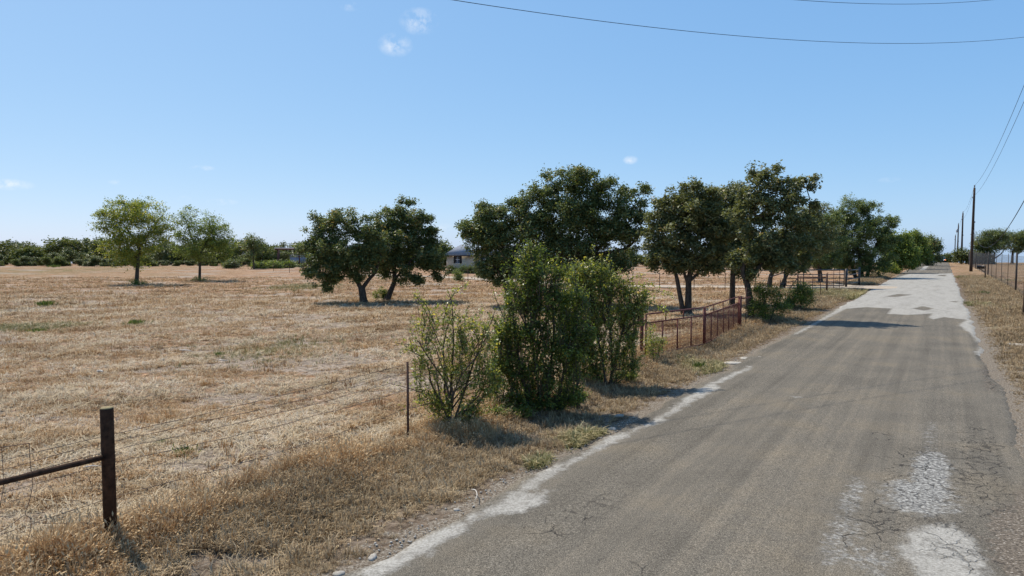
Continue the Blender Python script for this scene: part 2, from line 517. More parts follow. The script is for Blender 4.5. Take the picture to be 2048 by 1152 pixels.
M['ground'] = ground_mat()
M['road'] = road_mat()
M['caliche'] = simple_mat('caliche', (0.30, 0.235, 0.175), (0.46, 0.39, 0.31), 2.5, 0.95, 0, 0.05, 0.4)
STRAW = [(0.0, (0.127, 0.073, 0.039)), (0.25, (0.265, 0.154, 0.076)), (0.5, (0.445, 0.281, 0.144)), (0.72, (0.551, 0.385, 0.230)), (1.0, (0.636, 0.540, 0.446))]
RUSTY = [(0.0, (0.134, 0.061, 0.022)), (0.3, (0.291, 0.143, 0.054)), (0.6, (0.448, 0.242, 0.095)), (0.85, (0.549, 0.336, 0.146)), (1.0, (0.616, 0.440, 0.224))]
VERGE = [(0.0, (0.094, 0.063, 0.037)), (0.35, (0.216, 0.143, 0.077)), (0.65, (0.338, 0.240, 0.140)), (0.85, (0.404, 0.319, 0.217)), (1.0, (0.282, 0.245, 0.106))]
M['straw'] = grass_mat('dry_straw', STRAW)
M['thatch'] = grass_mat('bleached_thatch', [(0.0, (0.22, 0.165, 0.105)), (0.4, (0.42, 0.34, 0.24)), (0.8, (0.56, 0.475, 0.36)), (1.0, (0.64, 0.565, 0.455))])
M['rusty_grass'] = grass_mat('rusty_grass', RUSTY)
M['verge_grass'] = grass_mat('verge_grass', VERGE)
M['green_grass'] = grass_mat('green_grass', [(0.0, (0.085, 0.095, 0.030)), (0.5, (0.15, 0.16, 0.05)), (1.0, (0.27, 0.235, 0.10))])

# ------------------------------------------------------------------ mesh helpers
def np_mesh(name, verts, faces_list, mat, attrs=None, smooth=False):
    """verts Nx3; faces_list: list of (M,k) int arrays"""
    me = bpy.data.meshes.new(name)
    verts = np.asarray(verts, np.float32)
    me.vertices.add(len(verts))
    me.vertices.foreach_set('co', verts.ravel())
    loops, starts, totals = [], [], []
    off = 0
    for f in faces_list:
        f = np.asarray(f, np.int32)
        if len(f) == 0:
            continue
        k = f.shape[1]
        loops.append(f.ravel())
        starts.append(off + np.arange(len(f), dtype=np.int32) * k)
        totals.append(np.full(len(f), k, np.int32))
        off += f.size
    if loops:
        loops = np.concatenate(loops); starts = np.concatenate(starts); totals = np.concatenate(totals)
        me.loops.add(len(loops))
        me.loops.foreach_set('vertex_index', loops)
        me.polygons.add(len(starts))
        me.polygons.foreach_set('loop_start', starts)
        me.polygons.foreach_set('loop_total', totals)
        if smooth:
            me.polygons.foreach_set('use_smooth', np.ones(len(starts), bool))
    me.update(calc_edges=True)
    for an, (typ, data) in (attrs or {}).items():
        a = me.attributes.new(an, typ, 'POINT')
        if typ == 'FLOAT':
            a.data.foreach_set('value', np.asarray(data, np.float32).ravel())
        elif typ == 'FLOAT_VECTOR':
            a.data.foreach_set('vector', np.asarray(data, np.float32).ravel())
        elif typ == 'INT':
            a.data.foreach_set('value', np.asarray(data, np.int32).ravel())
    if mat is not None:
        me.materials.append(mat)
    return me


class MB:
    """collects boxes, tubes and faces into one mesh"""
    def __init__(self):
        self.v, self.q, self.t, self.n = [], [], [], 0
        self.smooth = False

    def add(self, v, quads=None, tris=None):
        v = np.asarray(v, float)
        if quads is not None and len(quads):
            self.q.append(np.asarray(quads) + self.n)
        if tris is not None and len(tris):
            self.t.append(np.asarray(tris) + self.n)
        self.v.append(v)
        self.n += len(v)

    def box(self, c, size, rz=0.0):
        sx, sy, sz = [a / 2 for a in size]
        v = np.array([[x, y, z] for z in (-sz, sz) for x, y in ((-sx, -sy), (sx, -sy), (sx, sy), (-sx, sy))])
        ca, sa = math.cos(rz), math.sin(rz)
        v = np.stack([v[:, 0] * ca - v[:, 1] * sa, v[:, 0] * sa + v[:, 1] * ca, v[:, 2]], 1) + np.asarray(c, float)
        self.add(v, [[3, 2, 1, 0], [4, 5, 6, 7], [0, 1, 5, 4], [1, 2, 6, 5], [2, 3, 7, 6], [3, 0, 4, 7]])

    def tube(self, pts, rad, sides=6, cap=True):
        pts = np.asarray(pts, float)
        m = len(pts)
        rad = np.broadcast_to(np.asarray(rad, float), (m,))
        tan = np.gradient(pts, axis=0)
        tan /= np.linalg.norm(tan, axis=1, keepdims=True) + 1e-9
        ref = np.array([0, 0, 1.0]) if abs(tan[0][2]) < 0.9 else np.array([1.0, 0, 0])
        mean = tan.mean(0); mean /= np.linalg.norm(mean) + 1e-9
        if abs(mean @ ref) > 0.9:
            ref = np.array([1.0, 0, 0]) if abs(mean[0]) < 0.7 else np.array([0, 1.0, 0])
        a = np.cross(tan, ref); a /= np.linalg.norm(a, axis=1, keepdims=True) + 1e-9
        b = np.cross(tan, a)
        th = np.arange(sides) * 2 * math.pi / sides
        ring = a[:, None, :] * np.cos(th)[None, :, None] + b[:, None, :] * np.sin(th)[None, :, None]
        v = (pts[:, None, :] + ring * rad[:, None, None]).reshape(-1, 3)
        i = np.arange(m - 1)[:, None] * sides
        j = np.arange(sides)[None, :]
        j2 = (j + 1) % sides
        q = np.stack([i + j, i + j2, i + sides + j2, i + sides + j], -1).reshape(-1, 4)
        tris = []
        if cap:
            v = np.concatenate([v, pts[:1], pts[-1:]])
            c0, c1 = m * sides, m * sides + 1
            for jj in range(sides):
                k = (jj + 1) % sides
                tris.append([c0, k, jj])
                tris.append([c1, (m - 1) * sides + jj, (m - 1) * sides + k])
        self.add(v, q, tris)

    def lathe(self, c, prof, sides=16, axis='z'):
        """profile of (radius, height)"""
        th = np.arange(sides) * 2 * math.pi / sides
        v = []
        for r, h in prof:
            for t in th:
                p = (r * math.cos(t), r * math.sin(t), h)
                if axis == 'x': p = (h, r * math.cos(t), r * math.sin(t))
                if axis == 'y': p = (r * math.sin(t), h, r * math.cos(t))
                v.append(p)
        m = len(prof)
        q = [[i * sides + j, i * sides + (j + 1) % sides, (i + 1) * sides + (j + 1) % sides, (i + 1) * sides + j] for i in range(m - 1) for j in range(sides)]
        self.add(np.array(v) + np.asarray(c, float), q)

    def mesh(self, name, mat, smooth=False, attrs=None):
        v = np.concatenate(self.v) if self.v else np.zeros((0, 3))
        fl = []
        if self.q: fl.append(np.concatenate(self.q))
        if self.t: fl.append(np.concatenate(self.t))
        return np_mesh(name, v, fl, mat, attrs, smooth)


def tag(o, label=None, cat=None, group=None, kind=None):
    if label: o['label'] = label
    if cat: o['category'] = cat
    if group: o['group'] = group
    if kind: o['kind'] = kind
    return o


def root(name, loc, label, cat, group=None, rz=0.0):
    o = bpy.data.objects.new(name, None)
    o.empty_display_size = 0.2
    col.objects.link(o)
    o.location = [float(a) for a in loc]
    o.rotation_euler = (0, 0, rz)
    return tag(o, label, cat, group)


def world_mat(o):
    m = Matrix.LocRotScale(o.location, o.rotation_euler, o.scale)
    if o.parent is not None:
        m = world_mat(o.parent) @ o.matrix_parent_inverse @ m
    return m


def part(name, me, parent=None, world=True):
    """links a mesh; with world=True its vertices are given in world space, otherwise in the parent's space"""
    o = bpy.data.objects.new(name, me)
    col.objects.link(o)
    if parent is not None:
        o.parent = parent
        if world:
            o.matrix_parent_inverse = world_mat(parent).inverted()
    return o


def structure(name, me):
    o = part(name, me)
    return tag(o, kind='structure')


def copy_tree(o, parent=None):
    c = o.copy()
    col.objects.link(c)
    c.parent = parent
    for ch in list(o.children):
        copy_tree(ch, c)
    return c


def sdf_poly(P, poly):
    """signed distance (positive inside) of points P (N,2) to polygon (M,2)"""
    poly = np.asarray(poly, float)
    d = np.full(len(P), 1e9)
    inside = np.zeros(len(P), bool)
    for a, b in zip(poly, np.roll(poly, -1, 0)):
        ab = b - a
        t = np.clip(((P - a) @ ab) / (ab @ ab + 1e-12), 0, 1)
        q = a + t[:, None] * ab
        d = np.minimum(d, np.hypot(*(P - q).T))
        cond = (a[1] > P[:, 1]) != (b[1] > P[:, 1])
        with np.errstate(divide='ignore', invalid='ignore'):
            xi = (b[0] - a[0]) * (P[:, 1] - a[1]) / (b[1] - a[1] + 1e-12) + a[0]
        inside ^= cond & (P[:, 0] < xi)
    return np.where(inside, d, -d)


def pxpoly(pts):
    return np.array([G(x, y)[:2] for x, y in pts])


def vnoise(x, y, seed=0, octaves=3):
    """cheap smooth noise from sines, about -1..1"""
    r = np.random.default_rng(seed)
    o = 0; amp = 1; tot = 0; f = 1.0
    for _ in range(octaves):
        for _ in range(3):
            a, b, c = r.uniform(-1, 1, 3)
            o = o + amp * np.sin(f * (a * x + b * y) * 2.2 + c * 9)
        tot += amp * 1.7
        amp *= 0.55; f *= 2.1
    return o / tot


# ------------------------------------------------------------------ ground
S_LEFT, S_RIGHT = k2s(-1.80), k2s(0.44)


def edge_left(t):
    t = np.asarray(t, float)
    return S_LEFT + 0.10 * vnoise(t * 0.5, t * 0, 3) + 0.05 * vnoise(t * 3.1, t * 0, 4)


def edge_right(t):
    t = np.asarray(t, float)
    return S_RIGHT + 0.10 * vnoise(t * 0.6, t * 0, 5) + 0.06 * vnoise(t * 3.3, t * 0, 6)


def ground_z(x, y):
    x = np.asarray(x, float); y = np.asarray(y, float)
    s, t = to_st(x, y)
    near = np.clip(np.maximum(S_LEFT - s, s - S_RIGHT) / 1.2, 0, 1)
    bumps = 0.035 * vnoise(x * 0.5, y * 0.5, 21) + 0.02 * vnoise(x * 1.7, y * 1.7, 22)
    # a slight ditch on the left verge
    ditch = -0.10 * np.exp(-((s - (S_LEFT - 1.1)) / 0.55) ** 2)
    return terrain(x, y) + near * bumps + ditch * np.clip((60 - t) / 20, 0, 1)


def span(*segs):
    out = [np.array([segs[0][0]])]
    for a, b, step in segs:
        n = max(1, int(round((b - a) / step)))
        out.append(np.linspace(a, b, n + 1)[1:])
    return np.concatenate(out)


gx = span((-1600, -300, 100), (-300, -90, 12), (-90, -20, 2), (-20, 20, 0.4), (20, 60, 0.8), (60, 150, 3), (150, 400, 15), (400, 1700, 100))
gy = span((-60, -4, 4), (-4, 3, 1), (3, 30, 0.35), (30, 70, 0.8), (70, 210, 3), (210, 500, 15), (500, 1700, 100))
XX, YY = np.meshgrid(gx, gy)
xs, ys = XX.ravel(), YY.ravel()
zs = ground_z(xs, ys)
gs, gt = to_st(xs, ys)
edge = np.maximum(np.exp(-np.clip(edge_left(gt) - gs + 0.02, 0, 9) / 0.22), 0.45 * np.exp(-np.clip(gs - edge_right(gt) + 0.02, 0, 9) / 0.14))
edge = np.clip(edge, 0, 1) * np.clip(1.3 - gt / 60, 0, 1)


def blobs(lst):
    o = np.zeros(len(xs))
    for px, py, wx, wy, st in lst:      # ellipse given in picture pixels on the ground
        c = G(px, py)
        ax = wx * c[1] / F
        ay = abs(G(px, py - wy)[1] - G(px, py + wy)[1]) / 2
        o = np.maximum(o, st * np.exp(-(((xs - c[0]) / ax) ** 2 + ((ys - c[1]) / ay) ** 2)))
    return o


green = blobs([(60, 660, 90, 16, .8), (100, 612, 30, 7, .9), (268, 648, 22, 9, 1), (60, 542, 260, 12, 1), (330, 548, 150, 6, .5),
               (1690, 590, 60, 14, 1), (1400, 725, 40, 22, .55), (1180, 880, 60, 20, .4), (620, 575, 60, 6, .6),
               (365, 905, 40, 12, .8), (560, 700, 160, 30, .35), (1960, 590, 30, 20, .9), (1930, 560, 20, 10, .5), (850, 640, 120, 15, .3)])
green = np.maximum(green, 0.5 * (gs > S_RIGHT + .3) * np.clip((gt - 70) / 20, 0, 1))
green = np.maximum(green, 0.62 * np.clip((gs - k2s(1.75) - .5) / 3, 0, 1))
def bare_noise(x, y):
    return vnoise(np.asarray(x) * .42, np.asarray(y) * .75, 77, 4)


BARE = float(np.quantile(bare_noise(rng.uniform(-30, 30, 4000), rng.uniform(4, 60, 4000)), .80))
bare = np.clip((bare_noise(xs, ys) - BARE) / .10 + .5, 0, 1) * (gs < k2s((222 - VPX) / 595) - .4)
dirt = blobs([(1380, 690, 70, 22, .55), (1450, 660, 50, 14, .5), (1440, 730, 60, 10, .5), (2010, 640, 40, 20, .4), (850, 548, 200, 5, .4), (620, 540, 90, 4, .6)])
ash_shade = blobs([(30, 621, 75, 8, 1), (620, 900, 70, 14, .35), (430, 905, 60, 14, .45), (600, 870, 40, 10, .4), (1010, 870, 60, 25, .5), (920, 880, 60, 26, .95), (1060, 850, 90, 28, 1), (1170, 815, 80, 28, 1), (1270, 770, 60, 24, .9), (1340, 740, 50, 16, .6), (1540, 650, 60, 16, .8), (1600, 625, 40, 10, .7), (250, 990, 120, 30, .25)])  # grey patches; under the bushes dark litter that also paints in their shade
S_FENCE_, S_GAME_ = k2s((222 - VPX) / 595), k2s(1.75)
nx, ny = len(gx), len(gy)
ii = (np.arange(ny - 1)[:, None] * nx + np.arange(nx - 1)[None, :]).ravel()
gq = np.stack([ii, ii + 1, ii + nx + 1, ii + nx], 1)
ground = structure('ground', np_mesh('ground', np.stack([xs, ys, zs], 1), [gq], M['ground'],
                   {'green': ('FLOAT', green), 'dirt': ('FLOAT', dirt), 'ash_shade': ('FLOAT', ash_shade), 'edge': ('FLOAT', edge), 'bare': ('FLOAT', bare), 'verge': ('FLOAT', np.clip((gs - S_FENCE_ + .5) / .6, 0, 1) * np.clip((S_GAME_ - gs) / .8, 0, 1) * np.clip((110 - gt) / 40, 0, 1))}, True))
tag(ground, 'dry brown mown pasture and grassy road verges')

# ------------------------------------------------------------------ road
tt = span((-14, 3, 0.5), (3, 40, 0.10), (40, 90, 0.3), (90, 200, 1.0), (200, 520, 5))
cs = np.linspace(0, 1, 60)
TT, CC = np.meshgrid(tt, cs, indexing='ij')
SS = edge_left(TT) * (1 - CC) + edge_right(TT) * CC
RX = RN[0] * SS + RD[0] * TT
RY = RN[1] * SS + RD[1] * TT
crown = 0.030 + 0.02 * np.sin(CC * math.pi)
sidez = np.minimum(CC, 1 - CC)
RZ = terrain(RX, RY) + np.where(sidez < 0.001, -0.03, crown)
rp = np.stack([RX.ravel(), RY.ravel()], 1)
left_strip = [(690, 1165), (799, 1096), (900, 1058), (963, 1024), (1018, 994), (1055, 965), (1085, 945), (1130, 931), (1178, 905), (1215, 877), (1271, 860), (1308, 845), (1337, 826), (1367, 799),
              (1400, 799), (1352, 829), (1326, 841), (1338, 845), (1319, 849), (1282, 863), (1234, 889), (1196, 908), (1159, 926), (1126, 947), (1078, 976), (1052, 992), (1085, 988), (1117, 985),
              (1089, 1007), (1070, 1023), (1030, 1034), (974, 1034), (948, 1046), (937, 1068), (896, 1088), (848, 1117), (781, 1153), (770, 1165)]
left_strip2 = [(1367, 800), (1400, 778), (1445, 758), (1500, 734), (1508, 738), (1450, 765), (1432, 772), (1440, 778), (1404, 800)]
left_strip3 = [(1585, 672), (1640, 640), (1680, 618), (1692, 619), (1650, 641), (1600, 668)]
mid_pale = [(1660, 622), (1720, 590), (1778, 560), (1819, 548), (1869, 548.5), (1915, 546.5), (1935, 563), (1952, 597), (1962, 636), (1973, 669), (1982, 716), (1950, 711), (1958, 691), (1944, 672), (1917, 652),
            (1933, 641), (1889, 636), (1867, 641), (1856, 638), (1864, 629), (1819, 632), (1775, 630), (1783, 619), (1731, 616), (1694, 619)]
br_pale = [(1787, 1103), (1804, 1080), (1852, 1061), (1904, 1053), (1933, 1071), (1955, 1090), (1959, 1116), (1978, 1145), (1985, 1190), (1829, 1190), (1817, 1135)]
chips = [[(1585, 797), (1600, 799), (1592, 801)], [(1785, 1032), (1800, 1030), (1797, 1035)], [(1650, 1104), (1664, 1103), (1660, 1110)], [(1690, 1136), (1712, 1134), (1706, 1146)]]
pale = np.full(len(rp), -9.0)
for pl in [left_strip, left_strip2, left_strip3, mid_pale, br_pale] + chips:
    pale = np.maximum(pale, sdf_poly(rp, pxpoly(pl)))
for hole in ([(1771, 594.5), (1797, 589.5), (1823, 591), (1790, 595.5)], [(1826, 619), (1847, 614.5), (1866, 619), (1847, 623)], [(1876, 551), (1893, 550), (1890, 553), (1878, 553)],
             [(1900, 604), (1915, 603), (1912, 606)]):
    pale = np.minimum(pale, -sdf_poly(rp, pxpoly(hole)) - 0.02)
# pale patches end cleanly: keep thin chips readable
far_pale = sdf_poly(rp, pxpoly([(1838, 541), (1850, 532), (1858, 532), (1850, 541)]))
pale = np.maximum(pale, far_pale)


def soft(lst):
    o = np.zeros(len(rp))
    for px, py, wx, wy, st in lst:
        c = G(px, py)
        ax = wx * c[1] / F
        ay = abs(G(px, py - wy)[1] - G(px, py + wy)[1]) / 2
        o = np.maximum(o, st * np.exp(-(((rp[:, 0] - c[0]) / ax) ** 2 + ((rp[:, 1] - c[1]) / ay) ** 2)))
    return o


RS, RT = SS.ravel(), TT.ravel()


def along(lst):
    """soft patches lying along the road: picture point, half width and half length in metres"""
    o = np.zeros(len(rp))
    for px, py, hs, ht, st in lst:
        c = G(px, py)
        s0, t0 = to_st(c[0], c[1])
        o = np.maximum(o, st * np.exp(-((RS - s0) / hs) ** 2 - ((RT - t0) / ht) ** 4))
    return o


worn = along([(1862, 960, .30, 1.5, .95), (1830, 1000, .42, .75, .9), (1705, 1000, .20, 1.1, .62), (1680, 1090, .26, .9, .62), (1745, 1130, .34, .5, .6), (1860, 880, .22, 1.6, .5), (1900, 1010, .25, .6, .6),
              (1500, 900, .25, 7, .22), (1840, 760, .25, 9, .20)])
crackm = along([(1850, 960, .75, 2.2, .85), (1960, 930, .40, 3.0, 1.0), (1150, 1045, .55, 1.2, .68), (1750, 1060, .6, 1.2, .8), (1760, 900, .5, 1.8, .62), (1330, 1080, 1.0, 1.6, .42), (1985, 760, .25, 2.5, .95), (1900, 1090, .6, .9, .85), (1240, 1000, .5, 2.0, .45),
                (1600, 860, .8, 3.0, .40)])
dirtm = np.maximum(sdf_poly(rp, pxpoly([(1985, 1030), (2070, 960), (2200, 1000), (2150, 1250), (1995, 1160), (1965, 1095)])) * 1.0,
                   sdf_poly(rp, pxpoly([(1960, 735), (1985, 728), (1990, 790), (1972, 785)])))
ci, cj = len(tt), len(cs)
ii = (np.arange(ci - 1)[:, None] * cj + np.arange(cj - 1)[None, :]).ravel()
rq = np.stack([ii, ii + 1, ii + cj + 1, ii + cj], 1)
road = structure('road', np_mesh('road', np.stack([RX.ravel(), RY.ravel(), RZ.ravel()], 1), [rq[:, ::-1]], M['road'],
                 {'st': ('FLOAT_VECTOR', np.stack([SS.ravel(), TT.ravel(), np.zeros(SS.size)], 1)), 'pale': ('FLOAT', pale), 'worn': ('FLOAT', worn),
                  'crack': ('FLOAT', crackm), 'dirt': ('FLOAT', dirtm)}, True))
tag(road, 'narrow cracked grey chip-seal road with pale worn patches')


# caliche drive from the road, through the black gate and on to the house
def ribbon(name, pts, widths, z, mat, label):
    pts = np.array(pts); P = []
    W = []
    n = 60
    tpar = np.linspace(0, len(pts) - 1, n)
    x = np.interp(tpar, range(len(pts)), pts[:, 0]); y = np.interp(tpar, range(len(pts)), pts[:, 1])
    for _ in range(3):
        x[1:-1] = (x[:-2] + x[1:-1] * 2 + x[2:]) / 4; y[1:-1] = (y[:-2] + y[1:-1] * 2 + y[2:]) / 4
    w = np.interp(tpar, range(len(pts)), widths)
    tx, ty = np.gradient(x), np.gradient(y)
    l = np.hypot(tx, ty)
    nxn, nyn = ty / l, -tx / l
    rows = []
    for j, c in enumerate(np.linspace(-1, 1, 7)):
        jit = 0.18 * vnoise(tpar * 3 + j, tpar, 30 + j) if j in (0, 6) else 0
        rows.append(np.stack([x + nxn * w / 2 * (c + jit), y + nyn * w / 2 * (c + jit)], 1))
    V = np.stack(rows, 1).reshape(-1, 2)
    V3 = np.column_stack([V, ground_z(V[:, 0], V[:, 1]) + z])
    i = (np.arange(n - 1)[:, None] * 7 + np.arange(6)[None, :]).ravel()
    o = structure(name, np_mesh(name, V3, [np.stack([i, i + 1, i + 8, i + 7], 1)], mat, None, True))
    return tag(o, label)


drive_px = [(1757, 573), (1735, 574.5), (1690, 575.5), (1600, 576), (1440, 574.5), (1300, 573.5), (1180, 570.5), (1060, 565.5), (960, 558), (880, 554), (820, 552), (700, 549)]
ribbon('driveway', [G(a, b)[:2] for a, b in drive_px], [8.5, 5.4, 4.0, 3.0, 2.8, 2.8, 2.8, 2.8, 2.8, 2.8, 2.8, 2.6], 0.045, M['caliche'], 'pale caliche driveway leaving the road through the black gate')


# ------------------------------------------------------------------ plants
def unit(n, r):
    v = r.normal(size=(n, 3))
    return v / np.linalg.norm(v, axis=1, keepdims=True)


def leaf_mesh(name, centers, length, width, rnd, mat, r, up=0.35):
    n = len(centers)
    nrm = unit(n, r); nrm[:, 2] = np.abs(nrm[:, 2]) + up
    nrm /= np.linalg.norm(nrm, axis=1, keepdims=True)
    a = np.cross(nrm, unit(n, r)); a /= np.linalg.norm(a, axis=1, keepdims=True) + 1e-9
    b = np.cross(nrm, a)
    L = (length * r.uniform(0.5, 1.45, n))[:, None]; W = (width * r.uniform(0.6, 1.35, n))[:, None]
    v = np.stack([centers - a * L / 2, centers + b * W / 2 + nrm * W * .15, centers + a * L / 2, centers - b * W / 2 + nrm * W * .15], 1).reshape(-1, 3)
    q = np.arange(n * 4).reshape(-1, 4)
    return np_mesh(name, v, [q], mat, {'rnd': ('FLOAT', np.repeat(np.clip(rnd, 0, 1), 4))})


def bent(a, b, r, wob, rise=0.0, n=5):
    """a wandering path from a to b"""
    t = np.linspace(0, 1, n)[:, None]
    p = a * (1 - t) + b * t
    L = np.linalg.norm(b - a)
    p[1:-1] += r.normal(size=(n - 2, 3)) * wob * L
    p[:, 2] += rise * L * np.sin(t[:, 0] * math.pi)
    return p


class Plant:
    """skeleton of limbs plus leaf clusters in lobes; everything in world space"""
    def __init__(self, seed):
        self.r = np.random.default_rng(seed)
        self.wood = MB()
        self.nodes = []        # (pos, radius)
        self.leaves = []; self.lr = []

    def limb(self, pts, r0, r1, sides=8, sub=3):
        pts = np.asarray(pts, float)
        t = np.linspace(0, len(pts) - 1, (len(pts) - 1) * sub + 1)
        P = np.stack([np.interp(t, range(len(pts)), pts[:, k]) for k in range(3)], 1)
        for _ in range(2):
            P[1:-1] = (P[:-2] + 2 * P[1:-1] + P[2:]) / 4
        rad = np.linspace(r0, r1, len(P))
        self.wood.tube(P, rad, sides)
        for p, q in zip(P, rad):
            self.nodes.append((p, q))
        return P

    def attach(self, target, rmin=0.0):
        P = np.array([n[0] for n in self.nodes]); Rr = np.array([n[1] for n in self.nodes])
        d = np.linalg.norm(P - target, axis=1) + 1.2 * np.clip(P[:, 2] - target[2], 0, 9)
        d = np.where(Rr < rmin, d + 2, d)
        i = int(np.argmin(d))
        return P[i], Rr[i]

    def grow(self, lobes, boughs, clusters, per, cr, twig_r=0.012, fill=0.35, flat=0.8, gap=0.0, wob=0.07, stray=0.0):
        """lobes: (centre, rx, ry, rz).  boughs per lobe scale with its volume"""
        r = self.r
        vol = np.array([l[1] * l[2] * l[3] for l in lobes]) ** (2 / 3)
        vol = vol / vol.sum()
        order = np.argsort([np.linalg.norm(l[0] - self.nodes[0][0]) for l in lobes])
        for k in order:
            c, rx, ry, rz = lobes[k]
            p, q = self.attach(c, 0.02)
            r0 = min(q * 0.75, 0.03 + 0.05 * max(rx, rz))
            self.limb(bent(p, c, r, wob, 0.04), r0, max(twig_r * 1.6, r0 * 0.4), 6, 2)
            nb = max(2, int(round(boughs * vol[k])))
            for _ in range(nb):
                d = unit(1, r)[0]
                rad = fill + (1 - fill) * r.uniform() ** 0.5
                bc = c + d * np.array([rx, ry, rz]) * rad * r.uniform(.72, 1.08)
                p, q = self.attach(bc)
                path = bent(p, bc, r, wob, 0.03, 4)
                self.wood.tube(path, np.linspace(min(q * 0.7, twig_r * 2.2), twig_r * 0.5, 4), 4, False)
                self.nodes.append((path[2], twig_r))
                bs = min(0.33 * (rx * ry * rz) ** (1 / 3), .55)
                shade = r.uniform(-0.2, 0.2)
                nc = max(1, int(round(clusters * r.uniform(0.5, 1.5))))
                if r.uniform() < stray:          # a sprig that stands out of the outline
                    bs *= .45; nc = max(2, nc // 3)
                    tipv = (bc - c) * r.uniform(.10, .32) + np.array([0, 0, rz * .10])
                    self.wood.tube([path[-1], bc + tipv], [twig_r * .5, twig_r * .3], 3, False)
                    bc = bc + tipv
                cc = bc + r.normal(size=(nc, 3)) * bs * np.array([1, 1, flat]) * 0.50
                for x in cc:
                    if r.uniform() < gap:
                        continue
                    n = int(per * r.uniform(0.6, 1.4))
                    L = x + r.normal(size=(n, 3)) * cr * np.array([0.55, 0.55, 0.42]) * r.uniform(0.7, 1.3)
                    self.leaves.append(L)
                    self.lr.append(r.uniform(0, 1, n) * 0.72 + 0.16 + shade + r.uniform(-0.1, 0.1))

    def shoot(self, path, r0, n, spread, twig=0.004):
        """an arching sprig with leaves strung along it"""
        P = self.limb(path, r0, twig, 5, 4)
        r = self.r
        t = r.uniform(0.25, 1, n) * (len(P) - 1)
        C = np.stack([np.interp(t, range(len(P)), P[:, k]) for k in range(3)], 1)
        self.leaves.append(C + r.normal(size=(n, 3)) * spread)
        self.lr.append(r.uniform(0.3, 1, n))

    def build(self, name, base, label, cat, leafmat, ll, lw, woodmat=None, group=None, trunk_name='trunk', crown_name='crown', up=0.35, zmin=None):
        o = root(name, base, label, cat, group)
        part(trunk_name, self.wood.mesh(trunk_name, woodmat or M['bark'], True), o)
        C = np.concatenate(self.leaves)
        lr = np.concatenate(self.lr)
        zmin = base[2] + 0.03 if zmin is None else zmin
        keep = C[:, 2] > zmin
        C, lr = C[keep], lr[keep]
        part(crown_name, leaf_mesh(crown_name, C, ll, lw, lr, leafmat, self.r, up), o)
        return o


def px_lobes(lst, D, depth=0.95, grow=1.0):
    out = []
    for L in lst:
        px, py, wx, wy = L[:4]
        dy = L[4] if len(L) > 4 else 0.0
        c = at(px, py, D + dy)
        s = D / F
        out.append((c, wx * s * grow, max(wx, wy) * s * depth * grow, wy * s * grow))
    return out


def oak(seed, base_px, trunks, lobes, label, leaf='oak', boughs=90, clusters=8, per=30, cr=0.30, ll=0.13, lw=0.075, gap=0.05, name='oak_tree', cat='tree', group=None, wob=0.07, fill=0.35, depth=0.95, base=None, tw=0.014):
    b = G(*base_px) if base is None else base
    D = b[1]
    p = Plant(seed)
    for tr, r0, r1 in trunks:
        pts = [at(x, y, D + (q[0] if q else 0)) for x, y, *q in tr]
        pts[0] = pts[0] + np.array([0, 0, -0.08])
        p.limb(pts, r0, r1, 10, 4)
    # root flare
    t0 = at(trunks[0][0][0][0], trunks[0][0][0][1], D)
    rr = trunks[0][1]
    for k in range(5):
        a = k * 1.26 + seed
        f = t0 + np.array([math.cos(a) * rr * 1.7, math.sin(a) * rr * 1.7, -0.06])
        p.wood.tube([t0 + np.array([0, 0, rr * 1.6]), (t0 + f) / 2 + np.array([0, 0, rr * .35]), f], [rr * .6, rr * .5, rr * .2], 6)
    p.grow(px_lobes(lobes, D, depth, 1.10), int(boughs * 1.5), clusters, per * .95, cr * .80, tw, fill, 0.8, gap, wob, 0.16)
    return p.build(name, b, label, cat, M[leaf], ll, lw, None, group)


# --- the two light, half bare trees far out in the field
oak(101, (273, 569), [([(273, 569), (275, 530), (279, 500), (276, 470)], .17, .09), ([(279, 500), (262, 468), (240, 440)], .08, .04), ([(278, 495), (300, 462), (318, 440)], .08, .04)],
    [(255, 425, 42, 24), (225, 445, 30, 24), (290, 428, 40, 24), (320, 448, 24, 20), (265, 470, 45, 30), (240, 495, 35, 24), (300, 485, 26, 26), (262, 515, 34, 20), (330, 462, 14, 22), (215, 430, 18, 14), (270, 408, 26, 10)],
    'thin yellow-green tree standing far out in the field, leftmost of the pasture trees', 'yellow', 190, 7, 16, 0.42, 0.15, 0.085, 0.08, 'field_tree', wob=0.09)
oak(102, (399, 562), [([(399, 562), (400, 530), (397, 508)], .13, .09), ([(398, 515), (385, 480), (372, 440)], .07, .03), ([(398, 512), (415, 480), (430, 452)], .07, .03)],
    [(372, 440, 20, 26), (360, 465, 24, 22), (430, 450, 30, 20), (410, 470, 38, 26), (445, 475, 28, 26), (400, 495, 50, 22), (435, 505, 32, 18), (372, 500, 22, 16), (395, 430, 12, 12)],
    'smaller yellow-green tree right of the thin leftmost pasture tree', 'green', 130, 7, 17, 0.40, 0.15, 0.085, 0.10, 'field_tree', wob=0.09)
